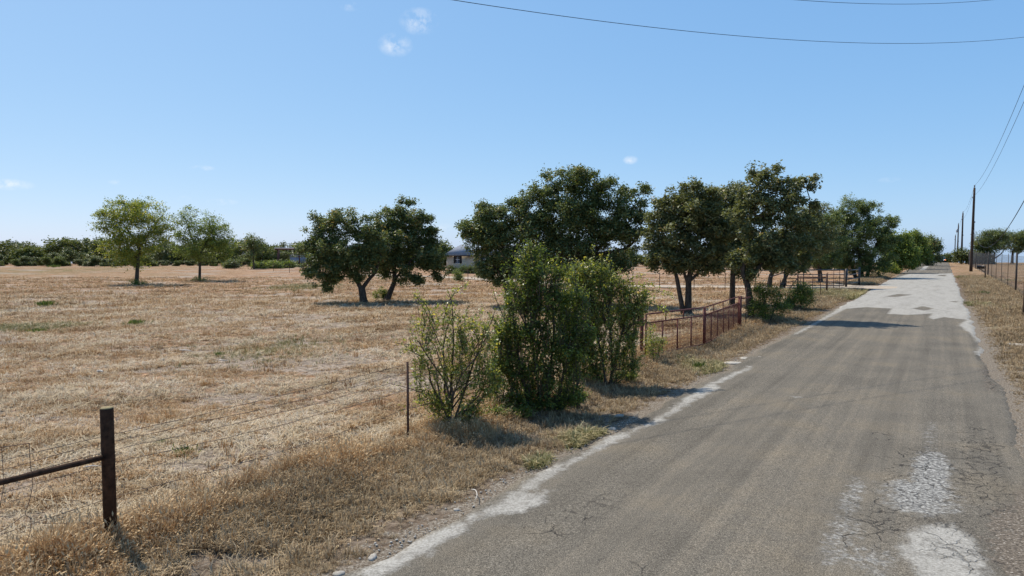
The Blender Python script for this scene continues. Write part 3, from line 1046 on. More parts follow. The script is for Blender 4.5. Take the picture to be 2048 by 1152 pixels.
# --- oak pair in the middle of the field
oak(103, (728, 608), [([(728, 608), (725, 585), (722, 572)], .21, .17), ([(724, 578), (712, 558), (700, 540), (680, 500)], .13, .06), ([(724, 575), (738, 558), (752, 545), (762, 505)], .12, .05), ([(700, 540), (660, 505), (635, 480)], .07, .03)],
    [(690, 440, 38, 26), (655, 448, 28, 24), (715, 455, 24, 26), (630, 472, 34, 20), (650, 500, 40, 28), (690, 495, 45, 35), (730, 490, 40, 40), (640, 535, 34, 26), (690, 535, 42, 22), (735, 530, 34, 22), (655, 570, 14, 12), (660, 425, 16, 8), (615, 500, 20, 14), (672, 556, 26, 12), (622, 545, 16, 12), (755, 500, 24, 34), (748, 462, 16, 24), (640, 572, 14, 9), (700, 552, 22, 12)],
    'dark oak with forked trunk, left tree of the pair in the middle of the field', 'oak', 130, 8, 30, 0.27)
oak(104, (773, 603), [([(773, 603), (780, 585), (790, 562), (788, 540), (792, 500)], .17, .09), ([(790, 555), (815, 530), (840, 500)], .08, .04)],
    [(765, 432, 18, 24), (790, 440, 32, 30), (825, 435, 26, 30), (850, 462, 26, 24), (805, 475, 50, 34), (850, 500, 38, 28), (780, 510, 36, 32), (825, 530, 46, 24), (868, 515, 22, 20), (872, 542, 16, 12), (843, 562, 18, 14), (770, 545, 24, 16), (815, 552, 26, 12), (884, 555, 12, 10), (858, 478, 22, 20), (752, 480, 20, 30), (800, 408, 10, 8), (825, 408, 8, 7)],
    'dark oak with leaning trunk, right tree of the pair in the middle of the field', 'oak', 130, 8, 30, 0.27)
p = Plant(177)
b = G(765, 602)
p.limb([b, b + np.array([0.1, 0, .5])], .03, .015, 5)
p.grow(px_lobes([(765, 588, 14, 12), (775, 590, 10, 8), (752, 592, 8, 6)], b[1]), 22, 5, 12, .14, .008, .2)
p.build('undergrowth_bush', b, 'low grey-green bush between the two oaks in mid-field', 'bush', M['green'], .09, .05, M['stem'], None, 'stem', 'foliage')
# --- big oaks behind the roadside bushes
oak(105, (1020, 613), [([(1020, 613), (1016, 585), (1010, 555), (1005, 510)], .20, .10), ([(1012, 560), (980, 520), (960, 480)], .09, .04)],
    [(982, 424, 30, 26), (1036, 420, 22, 28), (948, 462, 30, 28), (1000, 470, 44, 34), (962, 492, 28, 22), (1008, 515, 36, 26), (980, 538, 26, 20), (1035, 540, 30, 30), (992, 562, 22, 9), (1050, 470, 22, 40)],
    'dark oak left of the tallest oak, drooping over the view of the house', 'oak', 130, 8, 30, 0.28)
oak(106, (1165, 612), [([(1165, 612), (1162, 570), (1160, 530), (1155, 470)], .28, .13), ([(1161, 540), (1110, 490), (1085, 440)], .13, .05), ([(1160, 530), (1215, 480), (1235, 420)], .13, .05), ([(1190, 505), (1250, 500), (1283, 470), (1280, 410)], .09, .03)],
    [(1125, 362, 38, 26), (1172, 358, 38, 24), (1085, 392, 36, 32), (1215, 392, 36, 32), (1140, 415, 56, 40), (1195, 440, 55, 42), (1085, 440, 40, 40), (1245, 420, 20, 34), (1150, 480, 66, 40), (1225, 480, 44, 40), (1095, 500, 44, 36), (1278, 392, 18, 22), (1280, 430, 15, 26), (1160, 540, 64, 28), (1225, 530, 38, 22), (1268, 470, 22, 24)],
    'tallest broad dark oak behind the roadside bushes', 'oak', 260, 8, 30, 0.29)
oak(107, (1375, 628), [([(1376, 628), (1377, 590), (1377, 556), (1390, 520)], .17, .10), ([(1367, 624), (1358, 580), (1351, 542), (1330, 515)], .12, .06), ([(1377, 560), (1410, 535), (1440, 515)], .08, .04), ([(1376, 565), (1366, 540), (1362, 500)], .08, .04)],
    [(1385, 388, 34, 22), (1345, 408, 30, 28), (1418, 398, 26, 24), (1318, 440, 24, 30), (1365, 445, 50, 38), (1415, 445, 36, 36), (1305, 480, 22, 28), (1350, 495, 46, 30), (1405, 505, 48, 26), (1440, 485, 26, 34), (1318, 518, 30, 18), (1360, 528, 36, 14), (1385, 415, 50, 30), (1420, 530, 34, 16), (1450, 460, 24, 30)],
    'oak with twin trunks standing right behind the rusty red gate', 'oak2', 150, 8, 30, 0.25)
oak(108, (1465, 612), [([(1464, 612), (1465, 570), (1466, 535), (1462, 490)], .16, .09)],
    [(1462, 392, 30, 24), (1485, 412, 30, 30), (1450, 430, 26, 30), (1475, 455, 42, 34), (1455, 500, 36, 30), (1490, 500, 36, 28), (1470, 532, 36, 18), (1430, 515, 22, 20), (1446, 412, 24, 26), (1452, 468, 28, 36), (1425, 440, 18, 26)],
    'oak with straight upright trunk behind the far end of the red gate', 'oak2', 125, 8, 28, 0.25)
oak(109, (1503, 640), [([(1503, 642), (1500, 600), (1494, 565), (1482, 540), (1500, 500)], .15, .08), ([(1492, 560), (1530, 520), (1570, 470)], .09, .035), ([(1500, 500), (1540, 440), (1570, 390)], .06, .03)],
    [(1528, 348, 40, 14), (1578, 372, 40, 18), (1614, 370, 24, 14), (1508, 385, 36, 24), (1555, 405, 48, 22), (1620, 405, 22, 10), (1510, 430, 42, 30), (1575, 440, 42, 20), (1618, 445, 24, 16), (1530, 475, 48, 28), (1590, 482, 36, 22), (1505, 520, 40, 22), (1560, 520, 42, 20), (1615, 505, 28, 18), (1540, 500, 50, 24), (1600, 530, 24, 14), (1490, 545, 22, 12)],
    'tall open oak leaning towards the road beside the red gate', 'oak2', 140, 7, 26, 0.22, gap=0.16, depth=0.8)
oak(110, (1542, 576), [([(1538, 576), (1541, 550), (1560, 525), (1590, 505)], .2, .09), ([(1560, 577), (1575, 545), (1600, 512), (1625, 490)], .15, .07)],
    [(1590, 470, 36, 30), (1620, 460, 30, 34), (1570, 500, 36, 26), (1612, 505, 36, 22), (1560, 530, 30, 16), (1645, 480, 26, 30), (1630, 430, 26, 22), (1600, 440, 30, 24), (1540, 500, 30, 24)],
    'crooked oak with leaning trunks left of the black pipe gate', 'oak2', 130, 8, 26, 0.32, 0.14, 0.075)
oak(111, (1641, 566), [([(1641, 566), (1640, 545), (1637, 525), (1640, 500)], .22, .1)],
    [(1640, 465, 36, 32), (1620, 500, 32, 26), (1662, 490, 32, 30), (1640, 518, 38, 16), (1655, 435, 24, 20)],
    'oak standing directly behind the black pipe gate', 'elm', 105, 8, 24, 0.36, 0.16, 0.085)
oak(112, (1722, 556), [([(1722, 556), (1722, 530), (1715, 490)], .3, .14), ([(1712, 556), (1700, 520), (1690, 480)], .2, .08), ([(1733, 556), (1745, 510), (1760, 470)], .2, .08)],
    [(1700, 422, 40, 22), (1735, 414, 26, 14), (1672, 450, 32, 28), (1715, 455, 46, 30), (1758, 452, 36, 18), (1782, 445, 18, 10), (1690, 490, 40, 28), (1735, 490, 44, 30), (1770, 480, 24, 18), (1718, 525, 36, 24), (1748, 528, 28, 24), (1690, 518, 32, 18), (1795, 448, 10, 8), (1765, 510, 22, 22), (1660, 490, 26, 24)],
    'dense dark evergreen tree on the roadside just past the driveway', 'elm', 230, 8, 30, 0.36, 0.17, 0.08, 0.04, 'roadside_tree')
oak(113, (1790, 547), [([(1790, 547), (1791, 525), (1790, 500)], .2, .1)],
    [(1786, 492, 24, 22), (1808, 484, 18, 18), (1780, 520, 22, 20), (1800, 518, 24, 22), (1814, 510, 16, 24)],
    'bushy bright green tree on the verge beyond the dark evergreen', 'green', 95, 8, 22, 0.5, 0.22, 0.12, 0.03, 'roadside_tree')
oak(114, (1826, 538.5), [([(1826, 538.5), (1826, 515), (1828, 495)], .22, .1)],
    [(1822, 482, 18, 15), (1838, 488, 15, 15), (1822, 508, 20, 18), (1840, 510, 16, 18), (1836, 468, 10, 6), (1826, 525, 16, 10)],
    'green tree between the bushy bright tree and the last tree before the crest', 'green', 85, 8, 20, 0.6, 0.25, 0.13, 0.03, 'roadside_tree')
oak(115, (1854, 532), [([(1854, 532), (1854, 515), (1852, 500)], .24, .1)],
    [(1850, 486, 21, 14), (1867, 491, 14, 12), (1848, 505, 20, 14), (1870, 500, 11, 7), (1862, 517, 18, 9), (1848, 520, 14, 9)],
    'dark spreading tree on the left verge at the crest of the road', 'oak', 85, 8, 20, 0.7, 0.28, 0.15, 0.03, 'roadside_tree')
# --- right of the road
oak(116, (1986, 528.5), [([(1986, 528.5), (1988, 515), (1990, 505)], .28, .16), ([(1988, 517), (2002, 508), (2010, 498)], .14, .06), ([(1987, 516), (1975, 504), (1966, 494)], .13, .06)],
    [(1965, 482, 16, 14), (1985, 472, 22, 12), (2003, 480, 14, 16), (1980, 492, 24, 12), (1960, 492, 10, 8)],
    'spreading oak in the right-hand field nearest the utility pole', 'oak', 60, 8, 22, 0.75, 0.28, 0.15)
oak(117, (2024, 527.5), [([(2024, 527.5), (2025, 512), (2026, 500)], .3, .16)],
    [(2025, 478, 18, 14), (2045, 474, 22, 14), (2035, 494, 24, 12), (2062, 484, 20, 18), (2015, 490, 12, 10)],
    'spreading oak at the right edge of the picture behind the tall fence', 'oak', 60, 8, 22, 0.75, 0.28, 0.15)

# --- roadside bushes, near
def bush(seed, base_px, stems, lobes, label, leaf, boughs, clusters, per, cr, ll, lw, shoots=(), gap=0.05, fill=0.2, name='roadside_bush', group=None, depth=0.95, tw=0.006, wob=0.10, r0=.03, wands=0, wl=20):
    b = G(*base_px)
    b[2] = float(ground_z(b[0], b[1]))
    D = b[1]
    p = Plant(seed)
    for st in stems:
        pts = [at(x, y, D + (q[0] if q else 0)) for x, y, *q in st]
        pts[0][2] = b[2] - 0.03
        p.limb(pts, r0, r0 * .35, 7, 4)
    p.grow(px_lobes(lobes, D, depth), boughs, clusters, per, cr, tw, fill, 0.9, gap, wob)
    LB = px_lobes(lobes, D, depth)
    vol = np.array([l[1] * l[3] for l in LB]); vol = vol / vol.sum()
    for _ in range(wands):
        c, rx, ry, rz = LB[int(p.r.choice(len(LB), p=vol))]
        d = unit(1, p.r)[0]
        if p.r.uniform() < .7:
            d[2] = abs(d[2]) + .3
        long_ = p.r.uniform() < .10
        tip = c + d * np.array([rx, ry, rz]) * (p.r.uniform(1.4, 2.1) if long_ else p.r.uniform(.6, 1.35))
        tip[2] = max(tip[2], b[2] + .15)
        q, _r = p.attach(tip - np.array([0, 0, p.r.uniform(.25, .6)]))
        L_ = np.linalg.norm(tip - q)
        if L_ < .08:
            continue
        n = int(wl * min(1.6, L_ / .45) * p.r.uniform(.4, 1.2)) + 2
        path_ = bent(q, tip, p.r, .05, .05, 4)
        p.wood.tube(path_, np.linspace(tw * 1.1, tw * .45, 4), 3, False)
        if p.r.uniform() < .12:
            continue
        tq = p.r.uniform(.2, 1.02, n) * 3
        C = np.stack([np.interp(tq, range(4), path_[:, k]) for k in range(3)], 1)
        p.leaves.append(C + p.r.normal(size=(n, 3)) * .022)
        p.lr.append(np.clip(p.r.uniform(.1, .8, n) + p.r.uniform(-.15, .3), 0, 1))
    for path, n in shoots:
        pts = [at(x, y, D + (q[0] if q else 0)) for x, y, *q in path]
        p.shoot(pts, .009, n, .04)
    return p.build(name, b, label, 'bush', M[leaf], ll, lw, M['stem'], group, 'stem', 'foliage')


bush(201, (903, 853), [[(903, 853), (900, 800), (893, 765), (860, 720, -.1), (835, 680, -.2)], [(897, 775), (905, 720, .1), (908, 680), (905, 640)], [(902, 800), (935, 765, .1), (948, 720), (975, 670, .1)], [(905, 840), (880, 800, -.15), (872, 740, -.2)], [(906, 840), (945, 800, .2), (965, 770, .2)]],
     [(850, 640, 26, 24), (900, 640, 34, 26), (945, 660, 34, 28), (870, 690, 40, 30), (925, 710, 42, 34), (975, 680, 20, 34), (845, 730, 24, 26), (890, 750, 40, 30), (950, 760, 34, 32), (880, 805, 42, 24), (945, 815, 32, 22), (850, 800, 22, 18), (820, 700, 20, 10), (968, 735, 18, 26), (975, 790, 20, 20), (990, 760, 18, 30)],
     'sparse leggy light-green shrub beside the thin fence post', 'shrub2', 150, 4, 8, .085, .050, .028,
     [([(880, 690), (855, 630, -.1), (838, 600, -.1), (826, 585)], 60), ([(885, 660), (893, 610), (912, 580), (932, 570)], 80), ([(860, 700), (830, 690), (800, 688), (785, 684)], 26), ([(960, 690), (985, 640), (992, 610)], 16), ([(870, 650), (848, 600), (826, 592)], 26), ([(855, 790), (815, 775), (782, 768)], 18), ([(880, 800), (830, 815), (790, 822)], 16), ([(905, 640), (905, 605), (895, 580)], 20)],
     gap=0.12, name='leggy_shrub', tw=.0035, r0=.022, wands=300, wl=19)
bush(202, (1082, 818), [[(1082, 818), (1075, 760), (1065, 690), (1060, 600), (1062, 510)], [(1095, 815), (1100, 740), (1110, 660), (1100, 580)], [(1060, 815), (1045, 750), (1030, 680), (1025, 610)], [(1110, 812), (1130, 740), (1125, 650)]],
     [(1062, 508, 22, 24), (1052, 545, 34, 30), (1085, 555, 36, 34), (1028, 600, 30, 36), (1070, 610, 44, 40), (1110, 600, 26, 40), (1020, 665, 30, 40), (1065, 680, 44, 44), (1112, 680, 36, 48), (1020, 730, 28, 38), (1070, 750, 46, 44), (1118, 755, 34, 40), (1040, 790, 36, 24), (1095, 792, 42, 24), (1000, 690, 16, 34), (1130, 540, 18, 18), (1140, 640, 22, 40), (1142, 720, 22, 44), (990, 745, 18, 28), (1148, 785, 24, 22), (1000, 795, 24, 20), (1025, 805, 26, 14), (1125, 800, 30, 16), (1160, 600, 20, 30), (1165, 680, 20, 34)],
     'tall dense bright-green bush, largest on the fence line', 'shrub', 340, 5, 14, .10, .050, .029,
     [([(1060, 540), (1065, 500), (1070, 478)], 30), ([(1090, 560), (1110, 525), (1122, 505)], 30), ([(1010, 640), (992, 600), (985, 575)], 26), ([(1020, 740), (990, 715), (975, 690)], 24), ([(1040, 540), (1035, 520), (1025, 505)], 24)], fill=0.25, wands=900, wl=26)
bush(203, (1212, 768), [[(1212, 768), (1205, 720), (1190, 650), (1170, 590)], [(1218, 766), (1235, 700), (1250, 640), (1262, 590)], [(1205, 768), (1180, 720), (1160, 660), (1150, 600)], [(1222, 768), (1225, 700), (1215, 620), (1200, 560)]],
     [(1172, 565, 28, 22), (1145, 600, 26, 34), (1195, 590, 34, 30), (1235, 585, 32, 24), (1265, 580, 22, 16), (1160, 655, 34, 36), (1210, 645, 42, 36), (1255, 630, 32, 30), (1165, 715, 30, 34), (1215, 705, 38, 34), (1258, 680, 24, 28), (1190, 745, 28, 16), (1285, 595, 18, 12), (1140, 700, 22, 34), (1180, 620, 34, 30), (1245, 715, 22, 22), (1150, 755, 24, 22), (1265, 735, 20, 18), (1150, 545, 24, 22), (1190, 540, 26, 20), (1225, 555, 26, 18), (1275, 620, 22, 26), (1130, 610, 20, 30)],
     'bushy light-green shrub with arching sprays left of the red gate', 'shrub2', 290, 5, 13, .11, .052, .030,
     [([(1255, 600), (1290, 580), (1320, 582), (1345, 592)], 130), ([(1260, 620), (1295, 605), (1325, 615), (1338, 628)], 110), ([(1180, 570), (1200, 535), (1215, 520)], 60), ([(1230, 580), (1262, 555), (1290, 550)], 90), ([(1165, 560), (1160, 530), (1150, 515)], 24), ([(1260, 650), (1290, 640), (1310, 655)], 60), ([(1250, 600), (1280, 570), (1310, 565)], 90)], fill=0.25, wands=760, wl=24)
bush(204, (1308, 722), [[(1308, 722), (1305, 695), (1300, 670)], [(1312, 722), (1318, 700), (1322, 680)]],
     [(1300, 680, 14, 16), (1316, 690, 14, 18), (1305, 705, 18, 14), (1300, 660, 8, 10), (1328, 680, 10, 8)],
     'small thin shrub growing in front of the red gate near its left post', 'shrub2', 60, 4, 8, .10, .045, .024, name='gate_shrub', r0=.014)
for k, (px, py, w, h, lab) in enumerate([(985, 838, 26, 16, 'low weedy growth between the leggy shrub and the dense bush'), (1040, 832, 30, 12, 'low weedy growth in front of the dense bush'), (1148, 806, 30, 18, 'low weedy growth where the dense bush meets the light-green shrub'),
                                         (1255, 760, 22, 14, 'low weedy growth at the right foot of the light-green shrub'), (935, 852, 24, 14, 'low weedy growth at the foot of the leggy shrub')]):
    bush(230 + k, (px, py), [[(px, py), (px - 6, py - h)], [(px + 4, py), (px + 12, py - h)]], [(px - w * .5, py - h * .6, w * .5, h * .7), (px + w * .4, py - h * .7, w * .5, h * .8), (px, py - h * .5, w * .5, h * .6)], lab, 'shrub' if k % 2 else 'green', 34, 4, 8, .09, .042, .022,
         name='undergrowth_bush', r0=.008, tw=.003, wands=70, wl=9)
bush(205, (1532, 642), [[(1532, 642), (1530, 610), (1525, 580)], [(1540, 642), (1550, 610), (1558, 585)]],
     [(1525, 580, 22, 18), (1520, 605, 22, 24), (1548, 595, 24, 24), (1530, 625, 30, 16), (1510, 618, 12, 18), (1562, 615, 18, 18), (1512, 575, 8, 16)],
     'yellow-green verge bush just beyond the red gate', 'shrub', 150, 5, 13, .16, .062, .034, depth=0.8)
bush(206, (1602, 618), [[(1602, 618), (1602, 595), (1606, 575)], [(1590, 618), (1580, 595)]],
     [(1604, 578, 20, 12), (1596, 595, 26, 16), (1615, 598, 16, 16), (1580, 605, 18, 12), (1618, 580, 8, 8)],
     'rounded dark verge bush in front of the black pipe gate', 'shrub', 110, 5, 13, .2, .075, .04, depth=0.8)
bush(207, (1775, 548), [[(1775, 548), (1775, 535)]], [(1766, 538, 10, 8), (1780, 537, 14, 9), (1793, 540, 8, 7)],
     'yellowish bush on the verge under the bushy bright green tree', 'yellow', 50, 5, 14, .42, .16, .08, name='verge_bush')
bush(208, (916, 563), [[(916, 563), (916, 550)]], [(916, 554, 8, 9), (912, 548, 5, 6), (922, 550, 5, 6)],
     'lone spiky green bush on the fence line in front of the house', 'green', 34, 4, 12, .3, .16, .05, name='fence_line_bush')
for k, (x, y, w, h, d, leaf) in enumerate([(903, 547, 9, 8, 'blue-green plant by the house wall left of its window', 'far2'), (925, 547.5, 11, 10, 'taller green plant by the house wall right of its window', 'weed'), (945, 547.5, 10, 9, 'low plant by the house wall nearest the drooping oak', 'far2')]):
    bush(210 + k, (x, y), [[(x, y), (x, y - h * .6)]], [(x, y - h * .7, w, h)], d, leaf, 22, 4, 12, .3, .2, .08, name='house_plant')
for k, (x, y, wx, hy, lab) in enumerate([(277, 570, 16, 9, 'sucker growth around the foot of the leftmost pasture tree'), (400, 563, 15, 7, 'green suckers around the foot of the second pasture tree'),]):
    bush(220 + k, (x, y), [[(x, y), (x, y - hy)]], [(x - 7, y - hy * .5, wx * .5, hy * .7), (x + 7, y - hy * .4, wx * .5, hy * .5)], lab, 'green', 24, 3, 9, .25, .12, .06, name='sucker_growth')

# --- the wood along the far side of the field
def far_proto(seed, w, h, n):
    r = np.random.default_rng(seed)
    wood = MB()
    wood.tube([(0, 0, -.2), (0.1, 0, h * .3), (r.uniform(-.3, .3), 0, h * .6)], [.16, .12, .05], 6)
    C, lr = [], []
    for k in range(10):
        c = np.array([r.uniform(-w * .33, w * .33), r.uniform(-w * .3, w * .3), h * (r.uniform(.12, .35) if k < 4 else r.uniform(.35, .80))])
        wood.tube([(0, 0, h * .25), c], [.07, .03], 4)
        for _ in range(16):
            bc = c + unit(1, r)[0] * np.array([w * .24, w * .24, h * .2]) * r.uniform(.4, 1)
            m = int(n / 150)
            C.append(bc + r.normal(size=(m, 3)) * .24)
            lr.append(r.uniform(0, .75, m) + r.uniform(0, .25))
    C = np.concatenate(C); lr = np.concatenate(lr)
    k = C[:, 2] > .1
    return wood.mesh('trunk', M['bark'], True), C[k], lr[k], r


protos = []
for sd, w, h in ((1, 5.2, 4.2), (2, 4.6, 3.6), (3, 5.8, 4.6), (4, 4.0, 3.0)):
    wm, C, lr, r = far_proto(300 + sd, w, h, 4200)
    protos.append((wm, leaf_mesh('crown', C, .30, .20, lr, M['far'], r), leaf_mesh('crown', C, .30, .20, lr, M['far2'], r), h))


def far_tree(px, py, k, sc, light, label, group, sz=1.0):
    b = G(px, py)
    b[2] = float(terrain(b[0], b[1]))
    wm, c1, c2, h = protos[k % 4]
    o = root('woodland_tree', b, label, 'tree', group, (px * 0.7) % 6.28)
    o.scale = (sc, sc, sc * sz)
    part('trunk', wm, o, False)
    part('crown', c2 if light else c1, o, False)
    return o


rr = random.Random(5)
for i, px in enumerate(range(-70, 660, 27)):
    far_tree(px + rr.uniform(-8, 8), 529.5 + rr.uniform(-0.6, 0.6), rr.randrange(4), rr.uniform(.6, 1.3), rr.random() < .35,
             'dark scrubby tree in the front row of the wood beyond the left field', 'front row of the far wood')
for i, px in enumerate(range(-60, 700, 30)):
    far_tree(px + rr.uniform(-10, 10), 526.2 + rr.uniform(-.4, .4), rr.randrange(4), rr.uniform(.85, 1.5), rr.random() < .2,
             'dark tree in the back row of the wood beyond the left field', 'back row of the far wood')
for i, px in enumerate(range(-60, 640, 22)):
    far_tree(px + rr.uniform(-12, 12), 532.2 + rr.uniform(-.7, .9), 3, rr.uniform(.4, .8), rr.random() < .6,
             'low bush along the foot of the wood beyond the left field', 'bushes at the foot of the far wood', 0.8)
for i, px in enumerate(range(690, 1340, 26)):
    far_tree(px + rr.uniform(-8, 8), 533.5 + rr.uniform(-1, 1), rr.randrange(4), rr.uniform(.7, .95), rr.random() < .3,
             'tree of the far hedge behind the house and the big oaks', 'far hedge behind the house')
for i, px in enumerate(range(1350, 1700, 30)):
    far_tree(px + rr.uniform(-8, 8), 540 + rr.uniform(-1, 1), rr.randrange(4), rr.uniform(.55, .75), rr.random() < .5,
             'tree of the far hedge seen under the roadside oaks', 'far hedge beyond the black gate')
for i, (px, py, sc) in enumerate([(880, 536, 1.05), (905, 535, 1.15), (860, 536, .9), (950, 534, 1.0)]):
    far_tree(px, py, i, sc, i % 2 == 0, ['light green tree rising just left of the house roof peak', 'dark green tree rising straight behind the house roof peak', 'light green tree between the right oak of the pair and the house',
                                         'dark green tree behind the wing of the house roof'][i], 'trees behind the house')
far_tree(1894, 517, 1, 1.6, False, 'small dark tree far beyond the crest of the road', None)
for i, (px, sc) in enumerate([(1932, .95), (1945, .9), (1958, .95), (1972, .85)]):
    far_tree(px, 528.4, i, sc, False, 'dark bush in the hedge behind the tall fence on the right', 'hedge in the right-hand field', .85)
oak(118, (508, 538), [([(508, 538), (507, 515), (506, 490)], .14, .06), ([(507, 510), (498, 490), (490, 480)], .06, .03)],
    [(508, 480, 16, 12), (496, 492, 12, 8), (514, 494, 12, 12), (505, 508, 16, 8)], 'slender open tree standing just left of the tin-roofed shelter', 'oak', 44, 5, 12, .5, .24, .13, .1, 'slender_tree')
for k, (px, py, w, h, lab) in enumerate([(545, 537, 20, 9, 'pale green bush in front of the left end of the tin-roofed shelter'), (575, 536.5, 16, 8, 'pale green bush in front of the middle of the tin-roofed shelter'), (518, 537.5, 14, 9, 'bright green bush at the foot of the slender open tree'), (462, 537, 14, 10, 'dark bush right of the second pasture tree')]):
    bush(240 + k, (px, py), [[(px, py), (px, py - h * .6)]], [(px - w * .4, py - h * .6, w * .6, h * .7), (px + w * .4, py - h * .7, w * .6, h * .7)], lab, 'green' if k < 3 else 'far', 40, 4, 14, .5, .26, .15, name='pasture_bush')


# ------------------------------------------------------------------ near wire fence on the left
S_FENCE = k2s((222 - VPX) / 595)
f_post = on_line(222, 1095, S_FENCE); f_post[2] = 0
f_tp = on_line(817, 881, S_FENCE); f_tp[2] = 0
t_post, t_tp = to_st(*f_post[:2])[1], to_st(*f_tp[:2])[1]
g_left = G(1284, 706)
t_gate = to_st(*g_left[:2])[1]
fence = root('wire_fence', f_post, 'barbed wire fence from the thick dark corner post towards the rusty red gate', 'fence')
m = MB()
m.lathe(f_post, [(0.0, -0.3), (.060, -0.3), (.060, 1.352), (.058, 1.358), (.0, 1.358)], 20)
cpost = part('corner_post', m.mesh('corner_post', M['brown_pipe'], True), fence)
cpost['label'] = 'thick dark brown round corner post'
m = MB()
m.lathe(f_post, [(0.0, 1.372), (.050, 1.370), (.057, 1.364), (.0575, 1.3595)], 20)
part('post_cap', m.mesh('post_cap', M['post_cap']), cpost)
m = MB()
a, b_ = road_pt(S_FENCE, t_post - 0.05), road_pt(S_FENCE, t_post - 4.2)
m.tube([a + [0, 0, .885], b_ + [0, 0, .90]], .027, 12)
part('brace_rail', m.mesh('brace_rail', M['brown_pipe'], True), fence)
m = MB()
m.lathe(road_pt(S_FENCE, t_post - 4.25), [(0, -.3), (.055, -.3), (.055, 1.25), (0, 1.25)], 16)
part('brace_post', m.mesh('brace_post', M['brown_pipe'], True), fence)


def t_post_mesh(h, name='t_post', w=.034, mat='tpost'):
    m = MB()
    m.box((0, 0, h / 2 - .15), (w, .005, h + .3))
    m.box((0, .016, h / 2 - .15), (.005, .027, h + .3))
    for z in np.arange(.12, h - .02, .053):
        m.box((0, -.006, z), (.012, .007, .018))
    return m.mesh(name, M[mat])


tp_me = t_post_mesh(1.20)
rot_f = -ang
for tq in (t_tp, t_tp + 3.4, t_tp + 6.6):
    o = part('t_post', tp_me, fence, False)
    o.location = [float(v) for v in (road_pt(S_FENCE, tq) - f_post)]
    o.rotation_euler = (0, 0, rot_f + R(90))


def barbed(heights, t0, t1, sag, seed, off=0.0):
    r = np.random.default_rng(seed)
    n = int((t1 - t0) / .35) + 2
    ts = np.linspace(t0, t1, n)
    z = heights(ts) + sag(ts) + r.normal(size=n) * .006
    P = np.array([road_pt(S_FENCE + off, t, zz) for t, zz in zip(ts, z)])
    m = MB()
    m.tube(P, .0027, 4)
    P2 = P.copy(); P2[:, 2] += .003 * np.sin(np.arange(n) * 1.9)
    m.tube(P2, .0018, 3)
    for t in np.arange(t0, t1, .115):
        c = road_pt(S_FENCE + off, t, np.interp(t, ts, z))
        d = r.normal(size=3) * .011
        m.tube([c - d, c + d], .0016, 3, False)
    return m


hp = [1.075, 1.005, .915, .80, .45]
ht = [1.15, 1.02, .93, .76, .46]
for k in range(5):
    m = barbed(lambda ts, k=k: np.interp(ts, [t_post - 5, t_post, t_tp, t_gate], [hp[k] - .02, hp[k], ht[k], ht[k] - .05]), t_post - 4.2, t_gate - .2,
               lambda ts, k=k: -(.02 + .012 * k) * np.abs(np.sin((ts - t_post) / (t_tp - t_post) * math.pi)), 40 + k, -0.062 if k % 2 else 0.062 * 0 - 0.062)
    part('barbed_strand', m.mesh('barbed_strand', M['wire']), fence)


# old woven wire hanging loose beside the corner post
def fence_px(pts, off=0.0):
    return np.array([on_line(x / 2.548, 700 + y / 2.548, S_FENCE - .07 + off) for x, y in pts])


def smooth_path(P, n=6):
    t = np.linspace(0, len(P) - 1, (len(P) - 1) * n + 1)
    Q = np.stack([np.interp(t, range(len(P)), P[:, k]) for k in range(3)], 1)
    for _ in range(3):
        Q[1:-1] = (Q[:-2] + 2 * Q[1:-1] + Q[2:]) / 4
    return Q


stays = [[(148, 475), (155, 590), (165, 660), (165, 700), (150, 770), (125, 840), (160, 860), (155, 930), (125, 1000), (125, 1050), (100, 1075), (95, 1140)],
         [(8, 495), (15, 600), (18, 700), (0, 800), (-30, 900), (-20, 1010)], [(-150, 520), (-140, 640), (-160, 760), (-120, 900), (-130, 1020)],
         [(8, 495), (80, 485), (148, 475)], [(-150, 520), (-70, 505), (8, 495)], [(-160, 960), (0, 930), (70, 880), (125, 840)], [(-120, 1020), (0, 1045), (60, 1055), (105, 1065)], [(-90, 1130), (0, 1105), (110, 1075)],
         [(20, 780), (100, 760), (160, 740), (200, 765), (300, 770), (400, 765), (470, 800)], [(258, 690), (285, 760), (295, 830), (265, 900), (248, 1000)], [(450, 640), (470, 700), (472, 800), (440, 860), (450, 920), (420, 1000)],
         [(620, 560), (640, 680), (625, 740)], [(930, 530), (930, 600), (905, 700), (900, 780)], [(120, 870), (250, 885), (420, 880), (540, 885), (700, 800)]]
wv = MB()
for k, st in enumerate(stays):
    wv.tube(smooth_path(fence_px(st, -.01 * (k % 3))), .0032 if k < 8 else .0020, 4)
wo = part('woven_wire', wv.mesh('woven_wire', M['wire']), fence)
wo['label'] = 'bent and broken old woven wire'

# ------------------------------------------------------------------ rusty red double gate
def P3(p, z):
    return np.array([p[0], p[1], z])


